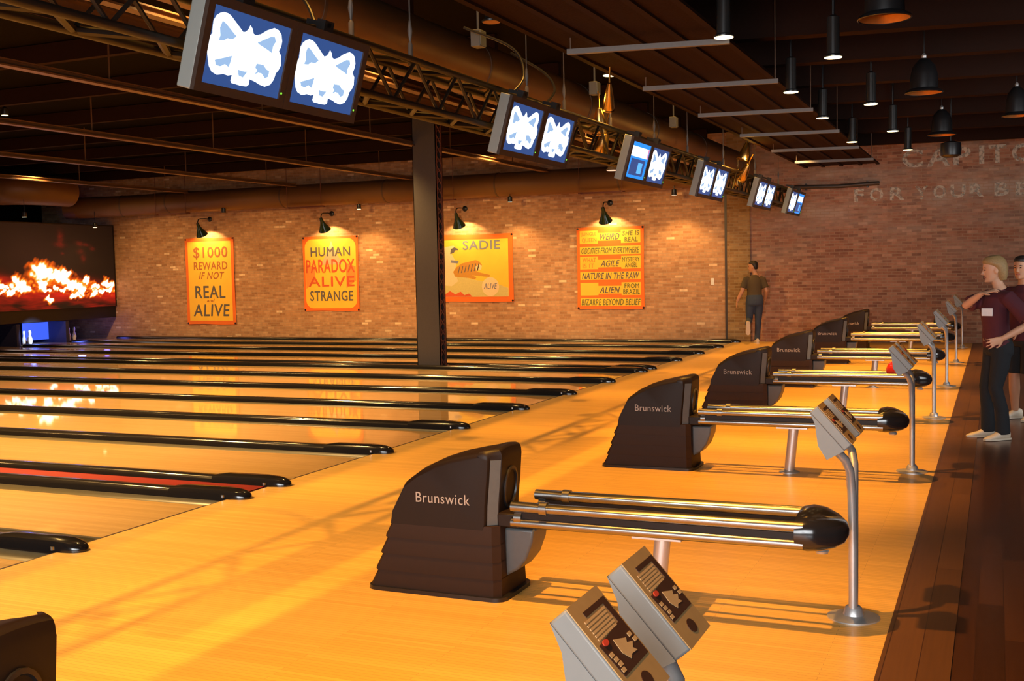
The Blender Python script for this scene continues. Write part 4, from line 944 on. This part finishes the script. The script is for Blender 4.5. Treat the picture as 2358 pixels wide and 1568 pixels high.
for sy, kx, ax_ in ((1, .05, -.03), (-1, .06, .02)):
    limb(b, [V(-.02, sy*.085, .88), V(.0, sy*.09, .70), V(kx-.01, sy*.09, .50), V(ax_+.01, sy*.10, .28), V(ax_, sy*.10, .055)], [(.098, .09), (.088, .08), (.066, .064), (.062, .06), (.070, .068)])
voxel_body(b, 'jeans', 'jeans_dark', pw, .009, 4)
b = MB(); b.tube([V(-.018, 0, .955), V(-.018, 0, .985)], [(.124, .158), (.124, .158)], 24, ref=(1, 0, 0)); bl = b.build('belt', 'belt', pw)
b = MB(); b.box((.098, -.03, .952), (.112, .03, .988)); b.build('buckle', 'chrome', bl)
shoe(pw, V(-.02, .10, .080), math.radians(14), 'shoe', 'shoe'); shoe(pw, V(.03, -.10, .080), math.radians(-8), 'shoe', 'shoe')

# second person at the right edge
p2 = thing('person', 'person in maroon shirt and black shorts with a watch, cut by the right edge', 'person', (5.74, 13.2, 0), math.radians(228))
b = MB(); Mh = head(b, V(.03, 0, 1.64), math.radians(14), math.radians(4))
b.tube([V(-.02, 0, 1.45), V(-.015, 0, 1.30), V(0, 0, 1.1)], [(.05, .05), (.08, .12), (.08, .12)], 14)
sh = [V(-.02, .20, 1.38), V(-.02, -.20, 1.38)]; el = [V(-.02, .27, 1.10), V(-.03, -.29, 1.10)]; wr = [V(.20, .10, .97), V(.17, -.10, .95)]
for k in (0, 1):
    limb(b, [sh[k], (sh[k]+el[k])/2, el[k]], [.054, .050, .042]); limb(b, [el[k], (el[k]+wr[k])/2, wr[k]], [.042, .040, .028]); b.ball(tuple(el[k]), .043, 10, 8)
hand(b, wr[0], (.25, -.8, -.45), (-.9, 0, -.3), 1, .4); hand(b, wr[1], (.25, .8, -.4), (-.9, 0, -.3), -1, .4)
for sy in (1, -1): limb(b, [V(0, sy*.10, .80), V(.01, sy*.105, .52), V(-.005, sy*.11, .33), V(-.02, sy*.115, .08)], [.085, .055, .058, .036])
voxel_body(b, 'body', 'skin_tan', p2, .008, 3); face_parts(Mh, p2, 'dark_hair', SHORT)
b = MB(); b.tube([V(-.01, 0, .86), V(-.005, 0, 1.0), V(0, 0, 1.12), V(.01, 0, 1.26), V(.0, 0, 1.36), V(-.02, 0, 1.43), V(-.022, 0, 1.46)], [(.135, .18), (.128, .17), (.122, .165), (.132, .185), (.11, .18), (.078, .11), (.062, .065)], 20, ref=(1, 0, 0))
for k in (0, 1): limb(b, [V(-.02, (.12, -.12)[k], 1.37), sh[k], sh[k]+(el[k]-sh[k])*.45, sh[k]+(el[k]-sh[k])*.75], [.075, .08, .08, .082])
voxel_body(b, 'shirt', 'maroon', p2, .010, 4)
b = MB(); b.tube([V(-.02, 0, .94), V(-.02, 0, .86), V(-.02, 0, .80)], [(.13, .17), (.135, .185), (.12, .175)], 18, ref=(1, 0, 0))
for sy in (1, -1): limb(b, [V(-.01, sy*.09, .86), V(.0, sy*.10, .68), V(.01, sy*.105, .50)], [.105, .10, .098])
voxel_body(b, 'shorts', 'shorts', p2, .010, 4)
b = MB(); d = (wr[0]-el[0]).normalized(); b.tube([wr[0]-d*.045, wr[0]-d*.015], .033, 14); wt = b.build('watch', 'chrome', p2)
shoe(p2, V(-.02, .115, .080), math.radians(12), 'shoe', 'shoe'); shoe(p2, V(-.02, -.115, .080), math.radians(-12), 'shoe', 'shoe')

# bowler by the far wall, seen from behind, left foot raised
p3 = thing('person', 'bowler in brown shirt and jeans by the far wall, one foot raised', 'person', (.55, 24.75, 0), math.radians(112))
p3.scale = (1.05, 1.05, 1.05)
b = MB(); Mh = head(b, V(.05, .02, 1.615), math.radians(62), math.radians(6))
b.tube([V(-.0, 0, 1.43), V(-.0, 0, 1.30), V(0, 0, 1.1)], [(.05, .05), (.08, .12), (.08, .12)], 14)
sh = [V(.0, .175, 1.355), V(.0, -.175, 1.355)]; el = [V(-.02, .26, 1.11), V(-.03, -.25, 1.11)]; wr = [V(.02, .36, .90), V(.14, -.25, .92)]
for k in (0, 1):
    limb(b, [sh[k], (sh[k]+el[k])/2, el[k]], [.055, .05, .043]); limb(b, [el[k], (el[k]+wr[k])/2, wr[k]], [.043, .04, .028]); b.ball(tuple(el[k]), .044, 10, 8)
hand(b, wr[0], (.1, .15, -1), (0, -1, 0), 1, .3); hand(b, wr[1], (.25, .1, -1), (0, 1, 0), -1, .3)
voxel_body(b, 'body', 'skin_tan', p3, .010, 3); face_parts(Mh, p3, 'dark_hair', SHORT)
b = MB(); b.tube([V(-.01, 0, .95), V(-.0, 0, 1.05), V(0, 0, 1.15), V(.01, 0, 1.26), V(.0, 0, 1.35), V(.0, 0, 1.41), V(0, 0, 1.45)], [(.125, .170), (.120, .155), (.118, .155), (.128, .175), (.105, .155), (.075, .095), (.060, .062)], 20, ref=(1, 0, 0))
for k in (0, 1): limb(b, [V(0, (.12, -.12)[k], 1.36), sh[k], sh[k]+(el[k]-sh[k])*.45, sh[k]+(el[k]-sh[k])*.75], [.065, .068, .070, .072])
voxel_body(b, 'shirt', 'brown_tee', p3, .011, 4)
b = MB(); b.tube([V(-.01, 0, 1.02), V(-.02, 0, .92), V(-.02, 0, .84), V(-.02, 0, .80)], [(.12, .165), (.135, .185), (.135, .185), (.11, .17)], 18, ref=(1, 0, 0))
kl = V(.06, .10, .50); al = V(-.28, .20, .43)
limb(b, [V(-.01, .09, .88), V(.03, .095, .70), kl], [.10, .09, .068]); limb(b, [kl, (kl+al)/2, al], [.068, .064, .055]); b.ball(tuple(kl), .068, 12, 8)
limb(b, [V(-.01, -.09, .88), V(.03, -.09, .70), V(.06, -.085, .48), V(.03, -.07, .28), V(.0, -.05, .07)], [.10, .09, .068, .060, .062])
voxel_body(b, 'jeans', 'jeans_blue', p3, .011, 4)
shoe(p3, V(0, -.05, .080), 0, 'shoe', 'shoe'); shoe(p3, V(-.34, .21, .41), 0, 'shoe', 'shoe', math.radians(78))

# empty pivots carry no geometry of their own
for m_ in [m_ for m_ in bpy.data.meshes if m_.users == 0]: bpy.data.meshes.remove(m_)
